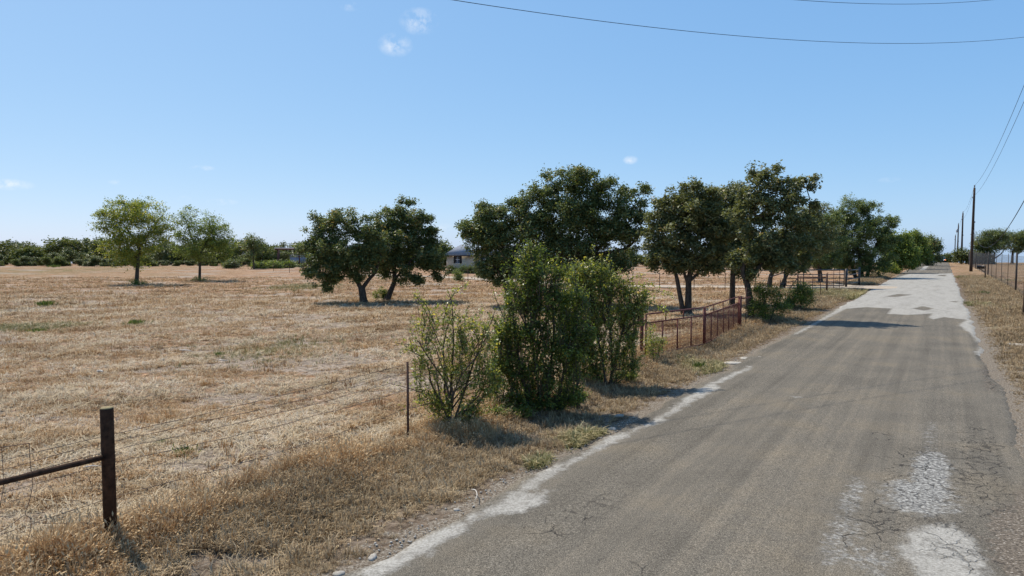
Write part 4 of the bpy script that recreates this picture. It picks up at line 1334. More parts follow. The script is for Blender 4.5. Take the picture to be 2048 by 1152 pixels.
A = G(1290, 715); B = G(1408, 692); C_ = G(1477, 655.5)
for leaf_i, (q0, q1, lab, tops, bars) in enumerate([(A, B, 'left leaf of the rusty red pipe gate, nearer the bushes', (.32, .62), (.27, .52, .76)),
                                                   (B + (C_ - B) * .012, C_, 'right leaf of the rusty red pipe gate, nearer the oaks', (.22, .48), (.16, .33, .50, .66, .82))]):
    g = root('pipe_gate', q0, lab, 'gate', 'leaves of the red double gate')
    L = np.linalg.norm(q1 - q0); d = (q1 - q0) / L
    zt, zm, zb = 1.17, .93, .06
    m = MB()
    e0, e1 = q0 + d * .03, q1 - d * .03
    m.tube([P3(e0, zb), P3(e0, zt)], .028, 8); m.tube([P3(e1, zb), P3(e1, zt)], .028, 8)
    for z in (zt, zm, zb):
        m.tube([P3(e0, z), P3(e1, z)], .022, 8)
    part('frame', m.mesh('frame', M['rust'], True), g)
    for f in tops:
        m = MB(); c = q0 + d * L * f
        m.box(P3(c, (zt + zm) / 2), (.028, .028, zt - zm), math.atan2(d[1], d[0]))
        part('stud', m.mesh('stud', M['rust']), g)
    for f in bars:
        m = MB(); c = q0 + d * L * f
        m.box(P3(c, (zm + zb) / 2), (.032, .028, zm - zb), math.atan2(d[1], d[0]))
        part('bar', m.mesh('bar', M['rust']), g)
    m = MB()
    for x in np.arange(.08, L - .05, .075):
        c = e0 + d * x
        m.tube([P3(c, zb), P3(c, zm)], .0062, 3, False)
    for z in np.arange(zb + .08, zm, .105):
        m.tube([P3(e0, z), P3(e1, z)], .0052, 3, False)
    o = part('wire_mesh', m.mesh('wire_mesh', M['rust']), g)
    o['label'] = 'welded wire mesh filling the lower gate'
    for z in ((.30, 1.0) if leaf_i == 0 else (.98,)):
        m = MB()
        m.box(P3(q0, z), (.08, .05, .05))
        part('hinge' if leaf_i == 0 else 'latch', m.mesh('hinge', M['rust']), g)

gp = root('gate_post', G(1283, 706), 'rusty gate post with slanting brace at the left end of the red gate', 'post', 'posts of the red gate')
m = MB(); b = G(1283, 711)
m.lathe(b, [(0, -.2), (.05, -.2), (.05, 1.22), (0, 1.23)], 14)
part('upright', m.mesh('upright', M['rust'], True), gp)
m = MB(); bd = -np.array([RD[0], RD[1], 0])
m.tube([b + [0, 0, 1.12], b + bd * 1.35 + [0, 0, .25]], .030, 8)
part('brace', m.mesh('brace', M['rust'], True), gp)
gp2 = root('gate_post', G(1480, 655), 'rusty post between the red gate and the verge bush', 'post', 'posts of the red gate')
m = MB(); b = G(1480, 656)
m.lathe(b, [(0, -.2), (.05, -.2), (.05, 1.20), (0, 1.21)], 14)
part('upright', m.mesh('upright', M['rust'], True), gp2)
m = MB()
m.tube([b + [0, 0, 1.1], b - bd * 1.6 + [0, 0, 1.05]], .03, 8)
part('brace', m.mesh('brace', M['rust'], True), gp2)

# ------------------------------------------------------------------ fence between the red gate and the driveway
vf0 = G(1480, 656)
vf = root('wire_fence', vf0, 'wire fence with thin posts between the red gate and the driveway', 'fence')
tall = t_post_mesh(1.45, 't_post', .05)
posts = [(1492, 650), (1520, 636), (1560, 618), (1600, 605), (1625, 599), (1641, 593.5), (1655, 588), (1667, 582), (1679, 578.5)]
pp = [vf0] + [G(*q) for q in posts]
for q in pp[1:]:
    o = part('t_post', tall, vf, False)
    o.location = [float(v) for v in q - vf0]
    o.rotation_euler = (0, 0, rot_f + R(90))
for z in (.25, .5, .75, 1.0, 1.25):
    m = MB()
    m.tube([P3(q, z) for q in pp], .006, 3)
    part('strand', m.mesh('strand', M['wire']), vf)
for (a, b, lab) in [((1653, 586), 1.32, None), ((1595, 582), 1.25, None)]:
    m = MB(); q = G(*a)
    m.lathe(q, [(0, -.2), (.055, -.2), (.055, b), (0, b + .01)], 10)
    part('pipe_post', m.mesh('pipe_post', M['tpost'], True), vf)
m = MB(); q = G(1653, 586); q2 = G(1595, 582)
m.tube([q + [0, 0, 1.05], P3(q2, 1.0)], .04, 8)
part('brace_rail', m.mesh('brace_rail', M['tpost'], True), vf)
m = MB()
m.tube([P3(q2, .95), P3(G(1578, 582), .1)], .035, 8)
part('brace', m.mesh('brace', M['tpost'], True), vf)

# ------------------------------------------------------------------ black pipe gate on the driveway
h0, h1, h2 = G(1692, 575), G(1572, 575), G(1718, 569.5)
bg = root('pipe_gate', h0, 'long black pipe ranch gate across the caliche driveway', 'gate')
d = (h1 - h0) / np.linalg.norm(h1 - h0)
s0, s1 = h0 + d * .16, h1
m = MB()
for z, r_ in ((1.36, .045), (1.0, .032), (.72, .032), (.44, .032), (.16, .04)):
    m.tube([P3(s0, z), P3(s1, z)], r_, 8)
for f in (0, .70, 1):
    q = s0 + (s1 - s0) * f
    m.tube([P3(q, .16), P3(q, 1.36)], .04, 8)
part('gate_frame', m.mesh('gate_frame', M['black_pipe'], True), bg)
m = MB()
m.lathe(h0, [(0, -.2), (.085, -.2), (.085, 1.44), (0, 1.46)], 14)
part('hinge_post', m.mesh('hinge_post', M['black_pipe'], True), bg)
pf = root('pipe_fence', h2, 'short black pipe fence panel right of the black gate', 'fence')
m = MB()
m.lathe(h2, [(0, -.2), (.075, -.2), (.075, 1.46), (0, 1.48)], 14)
part('post', m.mesh('post', M['black_pipe'], True), pf)
for z in (1.30, .95, .6, .25):
    m = MB()
    m.tube([P3(h2, z), P3(h0 + (h2 - h0) * .09, z)], .035, 8)
    part('rail', m.mesh('rail', M['black_pipe'], True), pf)
wp = root('pipe_fence', G(1571, 576), 'black pipe post that closes the left end of the driveway gate', 'fence')
m = MB(); m.lathe(G(1569, 576), [(0, -.2), (.085, -.2), (.085, 1.44), (0, 1.46)], 14)
part('post', m.mesh('post', M['black_pipe'], True), wp)
m = MB(); q = G(1569, 576)
m.tube([P3(q, 1.2), P3(G(1540, 578), .9)], .04, 8)
part('rail', m.mesh('rail', M['black_pipe'], True), wp)

# ------------------------------------------------------------------ fence along the far side of the field
bf_px = [(470, 540), (547, 543), (579, 545.5), (600, 546), (640, 548), (690, 550), (740, 553), (790, 556), (832, 559), (866, 562), (898, 564), (936, 567), (974, 569), (1012, 572), (1060, 574), (1110, 576), (1160, 577), (1210, 578), (1265, 579), (1319, 579.5), (1388, 580), (1450, 580), (1510, 580)]
bp = [G(*q) for q in bf_px]
bfence = root('wire_fence', bp[0], 'low wire fence crossing the field in front of the driveway and house', 'fence')
fme = t_post_mesh(1.25, 't_post', .055)
for q in bp:
    o = part('t_post', fme, bfence, False)
    o.location = [float(v) for v in q - bp[0]]
    o.rotation_euler = (0, 0, .4)
for z in (.35, .65, .9, 1.12):
    m = MB(); m.tube([P3(q, z) for q in bp], .006, 3)
    part('strand', m.mesh('strand', M['wire']), bfence)

# ------------------------------------------------------------------ tall game fence on the right
S_GAME = k2s(1.75)
t_first = to_st(*G(2033, 584)[:2])[1]
gf = root('game_fence', road_pt(S_GAME, t_first), 'tall woven wire game fence along the right-hand verge', 'fence')
gme = t_post_mesh(2.62, 't_post', .07, 'green_post')
gts = [t_first + (k - 7) * 7.2 for k in range(26)]
for k, tq in enumerate(gts):
    o = part('t_post', gme, gf, False)
    q = road_pt(S_GAME, tq); q[2] = terrain(q[0], q[1])
    o.location = [float(v) for v in q - road_pt(S_GAME, t_first)]
    o.rotation_euler = (0, 0, rot_f + R(90))
    if k % 5 == 2:
        m = MB(); m.lathe(q, [(0, -.2), (.06, -.2), (.06, 2.7), (0, 2.72)], 10)
        part('line_post', m.mesh('line_post', M['green_post'], True), gf)
m = MB()
gz = lambda t: terrain(*road_pt(S_GAME, t)[:2])
for z in list(np.arange(.06, 1.0, .12)) + list(np.arange(1.08, 2.5, .17)) + [2.5]:
    m.tube([road_pt(S_GAME + .05, t, z + float(gz(t))) for t in gts], .0032, 3, False)
for t in np.arange(gts[0], gts[-1], .19):
    m.tube([road_pt(S_GAME + .05, t, .03 + float(gz(t))), road_pt(S_GAME + .05, t, 2.5 + float(gz(t)))], .0026, 3, False)
part('woven_wire', m.mesh('woven_wire', M['game_wire']), gf)

# ------------------------------------------------------------------ utility poles and lines
S_POLE = k2s((1942 - VPX) / 43)
t_p1 = to_st(*G(1942, 543)[:2])[1]
pole_ts = [t_p1 - 76, t_p1, t_p1 + 62, t_p1 + 113, t_p1 + 166]
pole_labels = ['dark wooden utility pole closest to the camera on the right verge', 'tall dark wooden utility pole beside the mailbox', 'second utility pole along the road, at the crest',
               'third utility pole along the road, mostly below the crest', 'farthest and shortest-looking utility pole beyond the crest']
tops = []
for k, (tq, lab) in enumerate(zip(pole_ts, pole_labels)):
    b = road_pt(S_POLE, tq); b[2] = float(terrain(b[0], b[1]))
    hgt = [11.2, 11.25, 10.6, 10.6, 10.4][k]
    o = root('utility_pole', b, lab, 'pole', 'utility poles along the road')
    m = MB()
    lean = np.array([.10, 0, 0]) * (1 if k == 1 else .2)
    zz = np.linspace(-.3, hgt, 9)
    m.tube([b + lean * z / hgt * 1.0 + np.array([0, 0, z]) for z in zz], np.linspace(.20, .125, 9), 12)
    part('shaft', m.mesh('shaft', M['pole_wood'], True), o)
    top = b + lean + np.array([0, 0, hgt])
    m = MB()
    m.lathe(top + [0, 0, -.02], [(.03, 0), (.03, .12), (.09, .14), (.10, .20), (.06, .24), (.09, .28), (.08, .34), (0, .38)], 10)
    part('insulator', m.mesh('insulator', M['porcelain'], True), o)
    m = MB()
    m.box(top + [-.17, 0, -1.35], (.26, .06, .08)); m.box(top + [-.26, 0, -1.28], (.07, .07, .16))
    part('neutral_bracket', m.mesh('neutral_bracket', M['metal']), o)
    m = MB()
    m.box(top + [.15, 0, -4.6], (.16, .10, .22)); m.tube([top + [.13, -.02, -4.6], top + [.20, -.02, -7.4]], .02, 5)
    part('conduit_box', m.mesh('conduit_box', M['metal']), o)
    if k == 3:
        m = MB(); m.lathe(top + [-.35, 0, -2.2], [(0, 0), (.2, 0), (.22, .1), (.22, .75), (.12, .85), (0, .85)], 12)
        part('transformer', m.mesh('transformer', M['metal'], True), o)
    tops.append(top)


def wire(name, a, b, sag, rad, label, group=None, n=40):
    t = np.linspace(0, 1, n)
    P = a[None] * (1 - t[:, None]) + b[None] * t[:, None]
    P[:, 2] -= sag * 4 * t * (1 - t)
    m = MB(); m.tube(P, rad, 5)
    return tag(part(name, m.mesh(name, M['cable'], True)), label, 'wire', group)


for k in range(4):
    hi, lo = np.array([0, 0, .30]), np.array([-.26, 0, -1.22])
    nm = ['from the nearest pole to the tall pole by the mailbox', 'from the tall pole by the mailbox to the second pole', 'from the second pole to the third pole', 'from the third pole to the farthest pole'][k]
    wire('power_line', tops[k] + hi, tops[k + 1] + hi, .9, .012, 'upper power line ' + nm, 'lines between the poles')
    wire('power_line', tops[k] + lo, tops[k + 1] + lo, .9, .010, 'lower power line ' + nm, 'lines between the poles')
c0 = tops[0] + [0, 0, -5.4]; c1 = tops[1] + [0, 0, -5.6]
wire('telephone_cable', c0, c1, 2.6, .020, 'thick slack cable hanging low on the right, running to the tall pole')
# service lines crossing high over the road from the nearest pole
base_plan = tops[0]
far_plan = np.array([-1.2, 15.5])
dirp = far_plan - base_plan[:2]


def plan_line(px_pts, name, label, zlift):
    pts = []
    for px, py in px_pts:
        r_ = ray(px, py)
        # intersect the sight line with the vertical plane through the two plan points
        nrm = np.array([-dirp[1], dirp[0]])
        t = (base_plan[:2] @ nrm) / (r_[:2] @ nrm)
        pts.append(np.array([r_[0] * t, r_[1] * t, H + r_[2] * t]))
    P = np.array(pts)
    u = (P[:, :2] - base_plan[:2]) @ dirp / (dirp @ dirp)
    cf = np.polyfit(u, P[:, 2], 2)
    uu = np.linspace(0, 2.1, 90)
    Q = np.stack([base_plan[0] + dirp[0] * uu, base_plan[1] + dirp[1] * uu, np.polyval(cf, uu)], 1)
    m = MB(); m.tube(Q, .0075, 5)
    return tag(part(name, m.mesh(name, M['cable'], True)), label, 'wire')


plan_line([(930, 2), (1100, 29), (1300, 56), (1500, 74), (1700, 84), (1830, 87), (1950, 82), (2046, 75)], 'service_line', 'dark sagging wire crossing the sky over the road', 0)
plan_line([(1570, -2), (1700, 6), (1810, 8), (1900, 6), (2000, -2)], 'service_line', 'upper sagging wire just touching the top edge of the sky', 0)

# ------------------------------------------------------------------ mailbox, kerbside box, car
b = G(1970, 558)
mb = root('mailbox', b, 'black mailbox on a wooden post beside the right verge fence', 'mailbox', None, -ang)
m = MB(); m.box((0, 0, .62), (.10, .10, 1.50)); part('post', m.mesh('post', M['pole_wood']), mb, False)
m = MB(); m.box((-.36, 0, 1.06), (.80, .09, .07)); part('arm', m.mesh('arm', M['pole_wood']), mb, False)
m = MB(); m.tube([(-.5, 0, 1.03), (-.04, 0, .72)], .035, 6); part('brace', m.mesh('brace', M['pole_wood']), mb, False)
m = MB()
prof = [(-.13, 1.10), (.13, 1.10), (.13, 1.25)] + [(.13 * math.cos(a), 1.25 + .11 * math.sin(a)) for a in np.linspace(.2, math.pi - .2, 8)] + [(-.13, 1.25)]
n_ = len(prof)
v = [(x_, y_, z_) for x_ in (-.72, -.08) for y_, z_ in prof]
m.add(v, [[i, (i + 1) % n_, n_ + (i + 1) % n_, n_ + i] for i in range(n_)], [[0, i, i + 1] for i in range(1, n_ - 1)] + [[n_, n_ + i + 1, n_ + i] for i in range(1, n_ - 1)])
box_o = part('box', m.mesh('box', M['mail_black']), mb, False)
m = MB(); m.box((-.3, -.14, 1.28), (.03, .012, .16)); part('flag', m.mesh('flag', M['rust']), box_o, False)

b = G(1837, 530.5)
kb = root('mailbox', b, 'grey mailbox on a post at the far left verge under the trees', 'mailbox', None, -ang)
m = MB(); m.box((0, 0, .5), (.16, .16, 1.1)); part('post', m.mesh('post', M['mail_grey']), kb, False)
m = MB(); m.box((0, 0, 1.25), (.45, .65, .5)); m.lathe((0, -.325, 1.5), [(0, 0), (.22, 0), (.22, .65), (0, .65)], 12, 'y'); part('box', m.mesh('box', M['mail_grey']), kb, False)

# car going over the crest
tc = 214.0
cb = road_pt((S_LEFT + S_RIGHT) / 2 + 1.35, tc); cb[2] = float(terrain(cb[0], cb[1])) + .03
car = root('car', cb, 'dark blue-grey car with lit orange tail lamps going over the crest', 'car', None, -ang)
m = MB()
prof = [(-2.2, .35), (-2.2, .85), (-1.3, .98), (-.7, 1.05), (.9, 1.05), (2.0, 1.0), (2.2, .8), (2.2, .35)]
n_ = len(prof)
v = [(x_, y_, z_) for x_ in (-.9, .9) for y_, z_ in prof]
m.add(v, [[i, (i + 1) % n_, n_ + (i + 1) % n_, n_ + i] for i in range(n_)], [[0, i, i + 1] for i in range(1, n_ - 1)] + [[n_, n_ + i + 1, n_ + i] for i in range(1, n_ - 1)])
part('body', m.mesh('body', M['car']), car, False)
m = MB()
v = [(-.82, -.75, 1.04), (.82, -.75, 1.04), (.82, 1.5, 1.04), (-.82, 1.5, 1.04), (-.62, -.15, 1.60), (.62, -.15, 1.60), (.62, 1.1, 1.60), (-.62, 1.1, 1.60)]
m.add(v, [[3, 2, 1, 0], [4, 5, 6, 7], [1, 2, 6, 5], [2, 3, 7, 6], [3, 0, 4, 7], [0, 1, 5, 4]])
cabin = part('cabin', m.mesh('cabin', M['car']), car, False)
m = MB(); m.add([(-.74, -.735, 1.08), (.74, -.735, 1.08), (.57, -.19, 1.56), (-.57, -.19, 1.56)], [[0, 1, 2, 3]]); m.v[-1] = m.v[-1] + np.array([0, -.02, 0.01])
part('rear_window', m.mesh('windscreen', M['glass']), cabin, False)
for x_ in (-.62, .62):
    m = MB(); m.box((x_, 2.21, .72), (.34, .05, .16)); part('headlight', m.mesh('headlight', M['white']), car, False)
    m = MB(); m.box((x_ * 1.18, -2.19, .76), (.34, .10, .22)); part('tail_lamp', m.mesh('tail_lamp', M['amber']), car, False)
    for y_ in (-1.4, 1.4):
        m = MB(); m.lathe((x_ * 1.32 - .1, y_, .33), [(0, 0), (.33, 0), (.33, .2), (0, .2)], 16, 'x'); part('wheel', m.mesh('wheel', M['tyre']), car, False)

# ------------------------------------------------------------------ house
hb = G(900, 546.5)
D = hb[1]
house = root('house', hb, 'cream brick house with grey shingle hip roof behind the oaks', 'house')
sc = D / F
x0, x1 = at(893, 540, D)[0], at(948, 540, D)[0]
xe = at(1085, 540, D)[0]
eave = at(900, 511, D)[2]
ridge = at(917, 489, D + 3)[2]
m = MB()
m.box(((x0 + x1) / 2, D + 3.5, eave / 2), (x1 - x0, 7, eave))
part('wall', m.mesh('wall', M['brick']), house)
m = MB(); m.box(((x1 + xe) / 2, D + 5.2, eave / 2), (xe - x1, 7, eave - .01)); part('wing_wall', m.mesh('wing_wall', M['brick']), house)


def hip(x0, x1, y0, y1, ze, zr, inset, name, fasc=.16):
    m = MB(); o = .45
    a0, a1, b0, b1 = x0 - o, x1 + o, y0 - o, y1 + o
    w = min(a1 - a0, b1 - b0) / 2
    if a1 - a0 >= b1 - b0:
        r0, r1 = (a0 + w, (b0 + b1) / 2, zr), (a1 - w, (b0 + b1) / 2, zr)
        q = [[0, 1, 5, 4], [2, 3, 4, 5]]; t = [[1, 2, 5], [3, 0, 4]]
    else:
        r0, r1 = ((a0 + a1) / 2, b0 + w, zr), ((a0 + a1) / 2, b1 - w, zr)
        q = [[1, 2, 5, 4], [3, 0, 4, 5]]; t = [[0, 1, 4], [2, 3, 5]]
    v = [(a0, b0, ze), (a1, b0, ze), (a1, b1, ze), (a0, b1, ze), r0, r1]
    m.add(v, q + [[3, 2, 1, 0]], t)
    ro = part(name, m.mesh(name, M['shingle']), house)
    f = MB()
    f.box(((a0 + a1) / 2, b0 - .012, ze - fasc / 2 + .02), (a1 - a0, .03, fasc)); f.box((a0 - .012, (b0 + b1) / 2, ze - fasc / 2 + .02), (.03, b1 - b0 - .06, fasc)); f.box((a1 + .012, (b0 + b1) / 2, ze - fasc / 2 + .02), (.03, b1 - b0 - .06, fasc))
    part('fascia', f.mesh('fascia', M['trim']), ro)
    return ro


rf1 = hip(x0, x1, D, D + 8, eave + .05, ridge, 0, 'roof')
rf2 = hip(x1 - 2, xe, D + 1.7, D + 8.7, eave + .09, ridge - .05, 0, 'wing_roof')
m = MB(); m.tube([(x1 + 3, D + 6.0, ridge - .9), (x1 + 3, D + 6.0, ridge + .5)], .06, 8); part('vent_pipe', m.mesh('vent_pipe', M['metal']), rf2)


def house_window(px0, px1, py0, py1, Y, shut=True):
    a = at(px0, py1, Y); b = at(px1, py0, Y)
    cx, cz, w, h = (a[0] + b[0]) / 2, (a[2] + b[2]) / 2, b[0] - a[0], b[2] - a[2]
    m = MB(); m.box((cx, Y - .02, cz), (w, .05, h)); wo = part('window', m.mesh('window', M['trim']), house)
    for k in (-1, 1):
        m = MB(); m.box((cx, Y - .052, cz + k * h * .24), (w * .86, .01, h * .43)); part('pane', m.mesh('pane', M['glass']), wo)
    m = MB(); m.box((cx, Y - .065, cz), (w * 1.0, .03, .06)); m.box((cx, Y - .065, cz - h / 2), (w * 1.1, .08, .07)); m.box((cx, Y - .065, cz), (.03, .026, h)); part('frame', m.mesh('frame', M['white']), wo)
    if shut:
        for k in (-1, 1):
            m = MB(); m.box((cx + k * (w / 2 + .13), Y - .03, cz), (.25, .05, h * 1.02)); part('shutter', m.mesh('shutter', M['shutter']), house)


house_window(911.5, 919.5, 511.5, 526.5, D)
house_window(965, 975, 512, 526, D + 1.7)
house_window(1030, 1042, 512, 526, D + 1.7)
m = MB(); m.box((at(1000, 530, D + 1.7)[0], D + 1.68, 1.05), (.95, .05, 2.1)); do = part('door', m.mesh('door', M['shutter']), house)
m = MB(); m.lathe((at(1000, 530, D + 1.7)[0] + .36, D + 1.64, 1.0), [(0, -.03), (.035, -.02), (.035, .02), (0, .03)], 8); part('handle', m.mesh('handle', M['metal']), do)

# ------------------------------------------------------------------ open shelter, trailer, barrel
sb = G(552, 534)
D = sb[1]
sh = root('open_shelter', sb, 'open shelter with pale tin roof on dark posts at the far edge of the field', 'shelter')
xa, xb = at(550, 500, D)[0], at(640, 500, D)[0]
zr = at(600, 497, D)[2]
m = MB()
v = []
m.add([(xa, D - .4, zr), (xb, D - .4, zr), (xb, D + 7, zr - .02), (xa, D + 7, zr - .02), (xa, D - .4, zr + .14), (xb, D - .4, zr + .14), (xb, D + 7, zr + .12), (xa, D + 7, zr + .12)],
      [[3, 2, 1, 0], [4, 5, 6, 7], [0, 1, 5, 4], [1, 2, 6, 5], [2, 3, 7, 6], [3, 0, 4, 7]])
for x_ in np.arange(xa + .2, xb, .6):
    m.box((x_, D - .41, zr + .155), (.05, .03, .04))
ro = part('roof', m.mesh('roof', M['roof_tin']), sh)
m = MB(); m.box(((xa + xb) / 2, D - .2, zr - .14), (xb - xa - .1, .14, .24)); m.box(((xa + xb) / 2, D + 6.5, zr - .14), (xb - xa - .1, .12, .2)); m.box((xa + .12, D + 3.15, zr - .13), (.12, 6.5, .2))
part('beam', m.mesh('beam', M['red_iron']), sh)
for px_, dy in ((556, 0), (558.5, 6.2), (599, 0), (597, 6.2), (636, 0), (634, 6.2)):
    m = MB(); q = at(px_, 520, D + dy)
    m.box((q[0], D + dy, zr / 2 - .15), (.17, .17, zr + .05))
    part('post', m.mesh('post', M['red_iron']), sh)
tr0 = at(598, 534, D + 2.2); tr0[2] = 0
trl = root('trailer', tr0, 'blue-grey stock trailer parked under the tin-roofed shelter', 'trailer')
xl, xr = at(583, 520, D + 2.2)[0], at(613, 520, D + 2.2)[0]
m = MB(); m.box(((xl + xr) / 2, D + 2.2, 1.15), (xr - xl, 1.9, .9)); part('body', m.mesh('body', M['trailer']), trl)
for z in (1.7, 1.9, 2.05):
    m = MB(); m.box(((xl + xr) / 2, D + 1.28, z), (xr - xl, .04, .07)); part('side_rail', m.mesh('side_rail', M['trailer']), trl)
for f in (.4, .62):
    m = MB(); m.lathe((xl + (xr - xl) * f, D + 1.2, .36), [(0, -.1), (.36, -.1), (.36, .12), (0, .12)], 16, 'y'); part('wheel', m.mesh('wheel', M['tyre']), trl)
m = MB(); m.tube([(xl, D + 2.2, .6), (xl - 1.2, D + 2.2, .5)], .05, 6); m.tube([(xl - 1.1, D + 2.2, .5), (xl - 1.1, D + 2.2, 0)], .04, 6); part('tongue', m.mesh('tongue', M['metal']), trl)
b = G(619, 545)
br = root('barrel', b, 'tall dark rusty drum at the fence left of the oak pair', 'barrel')
m = MB(); m.lathe(b, [(0, 0), (.40, 0), (.42, .04), (.40, .08), (.40, .48), (.42, .52), (.40, .56), (.40, .95), (.42, .99), (.40, 1.03), (.40, 1.4), (.42, 1.45), (.36, 1.45), (.36, 1.3), (0, 1.3)], 20)
part('drum', m.mesh('drum', M['barrel'], True), br)
m = MB(); m.lathe(b, [(.405, .50), (.43, .52), (.405, .54)], 20); part('hoop', m.mesh('hoop', M['barrel']), br)

# ------------------------------------------------------------------ stones, sticks, weeds
def rock(seed, w, d, h):
    r = np.random.default_rng(seed)
    v, q = [], []
    nu, nv = 9, 5
    for j in range(nv):
        ph = math.pi * (j + .5) / nv / 1.0 - math.pi / 2
        for i in range(nu):
            th = 2 * math.pi * i / nu
            k = 1 + r.uniform(-.22, .22)
            v.append((w / 2 * math.cos(th) * math.cos(ph) * k, d / 2 * math.sin(th) * math.cos(ph) * k, h * .5 * math.sin(ph) * k))
    for j in range(nv - 1):
        for i in range(nu):
            q.append([j * nu + i, j * nu + (i + 1) % nu, (j + 1) * nu + (i + 1) % nu, (j + 1) * nu + i])
    n0 = len(v)
    v += [(0, 0, -h * .5), (0, 0, h * .5)]
    t = [[n0, (i + 1) % nu, i] for i in range(nu)] + [[n0 + 1, (nv - 1) * nu + i, (nv - 1) * nu + (i + 1) % nu] for i in range(nu)]
    m = MB(); m.add(v, q, t)
    return m.mesh('rock', M['limestone'])


for k, (px, py, w, d_, h, lab) in enumerate([(1470, 727, .6, .42, .07, 'flat pale limestone slab at the road edge right of the red gate'), (1490, 717, .34, .26, .06, 'smaller pale limestone beyond the flat slab at the road edge'),
                                             (1520, 716, .3, .25, .06, 'pale limestone chunk closest to the asphalt beyond the flat slab'), (1238, 832, .22, .16, .07, 'pale stone at the road edge in front of the light-green shrub'),
                                             (1225, 858, .16, .13, .06, 'pale stone on the verge below the dense bush shadow'), (678, 1148, .11, .09, .05, 'white stone at the bottom edge where the road strip starts'),
                                             (745, 1115, .13, .09, .05, 'white stone left of the pale road strip near the bottom'), (913, 1019, .08, .07, .04, 'small white stone beside the bleached stick'),
                                             (2040, 690, .9, .7, .06, 'pale bare limestone patch showing in the right verge'), (1900, 558, 1.2, .8, .05, 'pale stone ledge on the right edge of the pale road section')]):
    b = G(px, py); b[2] = float(ground_z(b[0], b[1])) + h * .05
    if k == 9:
        b = G(1943, 570)
    me = rock(500 + k, w, d_, h)
    o = part('limestone_rock', me)
    o.location = [float(a) for a in b]
    o.rotation_euler = (0, 0, k * 1.3)
    tag(o, lab, 'rock', 'pale stones along the road')


def stick(px_pts, rad, label, lift=.03):
    P = [G(*q) for q in px_pts]
    for i, q in enumerate(P):
        q[2] = float(ground_z(q[0], q[1])) + lift + .02 * (i % 2)
    m = MB(); P = smooth_path(np.array(P), 4)
    m.tube(P, np.linspace(rad, rad * .5, len(P)), 6)
    return tag(part('dry_stick', m.mesh('dry_stick', M['stick'], True)), label, 'stick', 'bleached sticks lying in the grass')


stick([(944, 986), (952, 991), (955, 1000), (951, 1012)], .008, 'curved bleached stick on the verge beside the pale road strip', .06)
stick([(168, 944), (186, 944), (206, 945)], .012, 'bleached stick lying just left of the corner post', .05)
stick([(360, 703), (372, 704), (384, 705)], .020, 'bleached stick lying out in the middle of the field', .06)
stick([(440, 726), (446, 728), (455, 727)], .018, 'short bleached stick in the field above the near wires', .06)
stick([(195, 749), (201, 749), (206, 750)], .03, 'short pale log piece in the left field', .06)


def weed(seed, px, py, wpx, h, n, label, mat='weed'):
    r = np.random.default_rng(seed)
    b = G(px, py); b[2] = float(ground_z(b[0], b[1]))
    w = wpx * b[1] / F
    V, Q, rn = [], [], []
    for i in range(n):
        a = r.uniform(0, 6.28); rr_ = w * abs(r.normal()) * .55
        o = b + np.array([rr_ * math.cos(a), rr_ * math.sin(a) * 1.4, 0])
        dd = np.array([math.cos(a) * .4 + r.normal() * .4, math.sin(a) * .4 + r.normal() * .4, 1.0]); dd /= np.linalg.norm(dd)
        L = h * r.uniform(.5, 1.2)
        sd = np.cross(dd, [r.normal(), r.normal(), 0.1]); sd /= np.linalg.norm(sd) + 1e-6
        ww = L * .055 + .004
        V += [o, o + dd * L * .55 + sd * ww, o + dd * L, o + dd * L * .55 - sd * ww]
        k = len(V) - 4
        Q.append([k, k + 1, k + 2, k + 3]); rn += [r.uniform()] * 4
    me = np_mesh('weed_clump', np.array(V), [np.array(Q)], M[mat], {'rnd': ('FLOAT', rn)})
    me.transform(Matrix.Translation(-Vector(b)))
    o = part('weed_clump', me); o.location = [float(x) for x in b]
    return tag(o, label, 'weeds', 'green weed clumps')


weed(1, 268, 650, 17, .22, 260, 'bright green weed clump alone in the left field')
weed(2, 92, 613, 13, .30, 220, 'green weed clump beside the grey bare patch in the left field')
weed(3, 75, 663, 26, .14, 240, 'flat green weed patch near the left edge below the grey bare patch')
weed(4, 368, 908, 22, .10, 150, 'small green weed patch right of the corner post')
weed(5, 325, 884, 14, .07, 90, 'tiny green weed patch behind the near wires')
weed(6, 436, 713, 8, .12, 70, 'small bright weed out in mid-field')
weed(7, 1965, 590, 13, .25, 220, 'green weed clump on the right verge near the mailbox')
weed(8, 108, 535, 10, .6, 120, 'light green weed clump at the far edge of the left field')
weed(9, 1400, 735, 10, .2, 140, 'green weed clump at the road edge in front of the red gate')

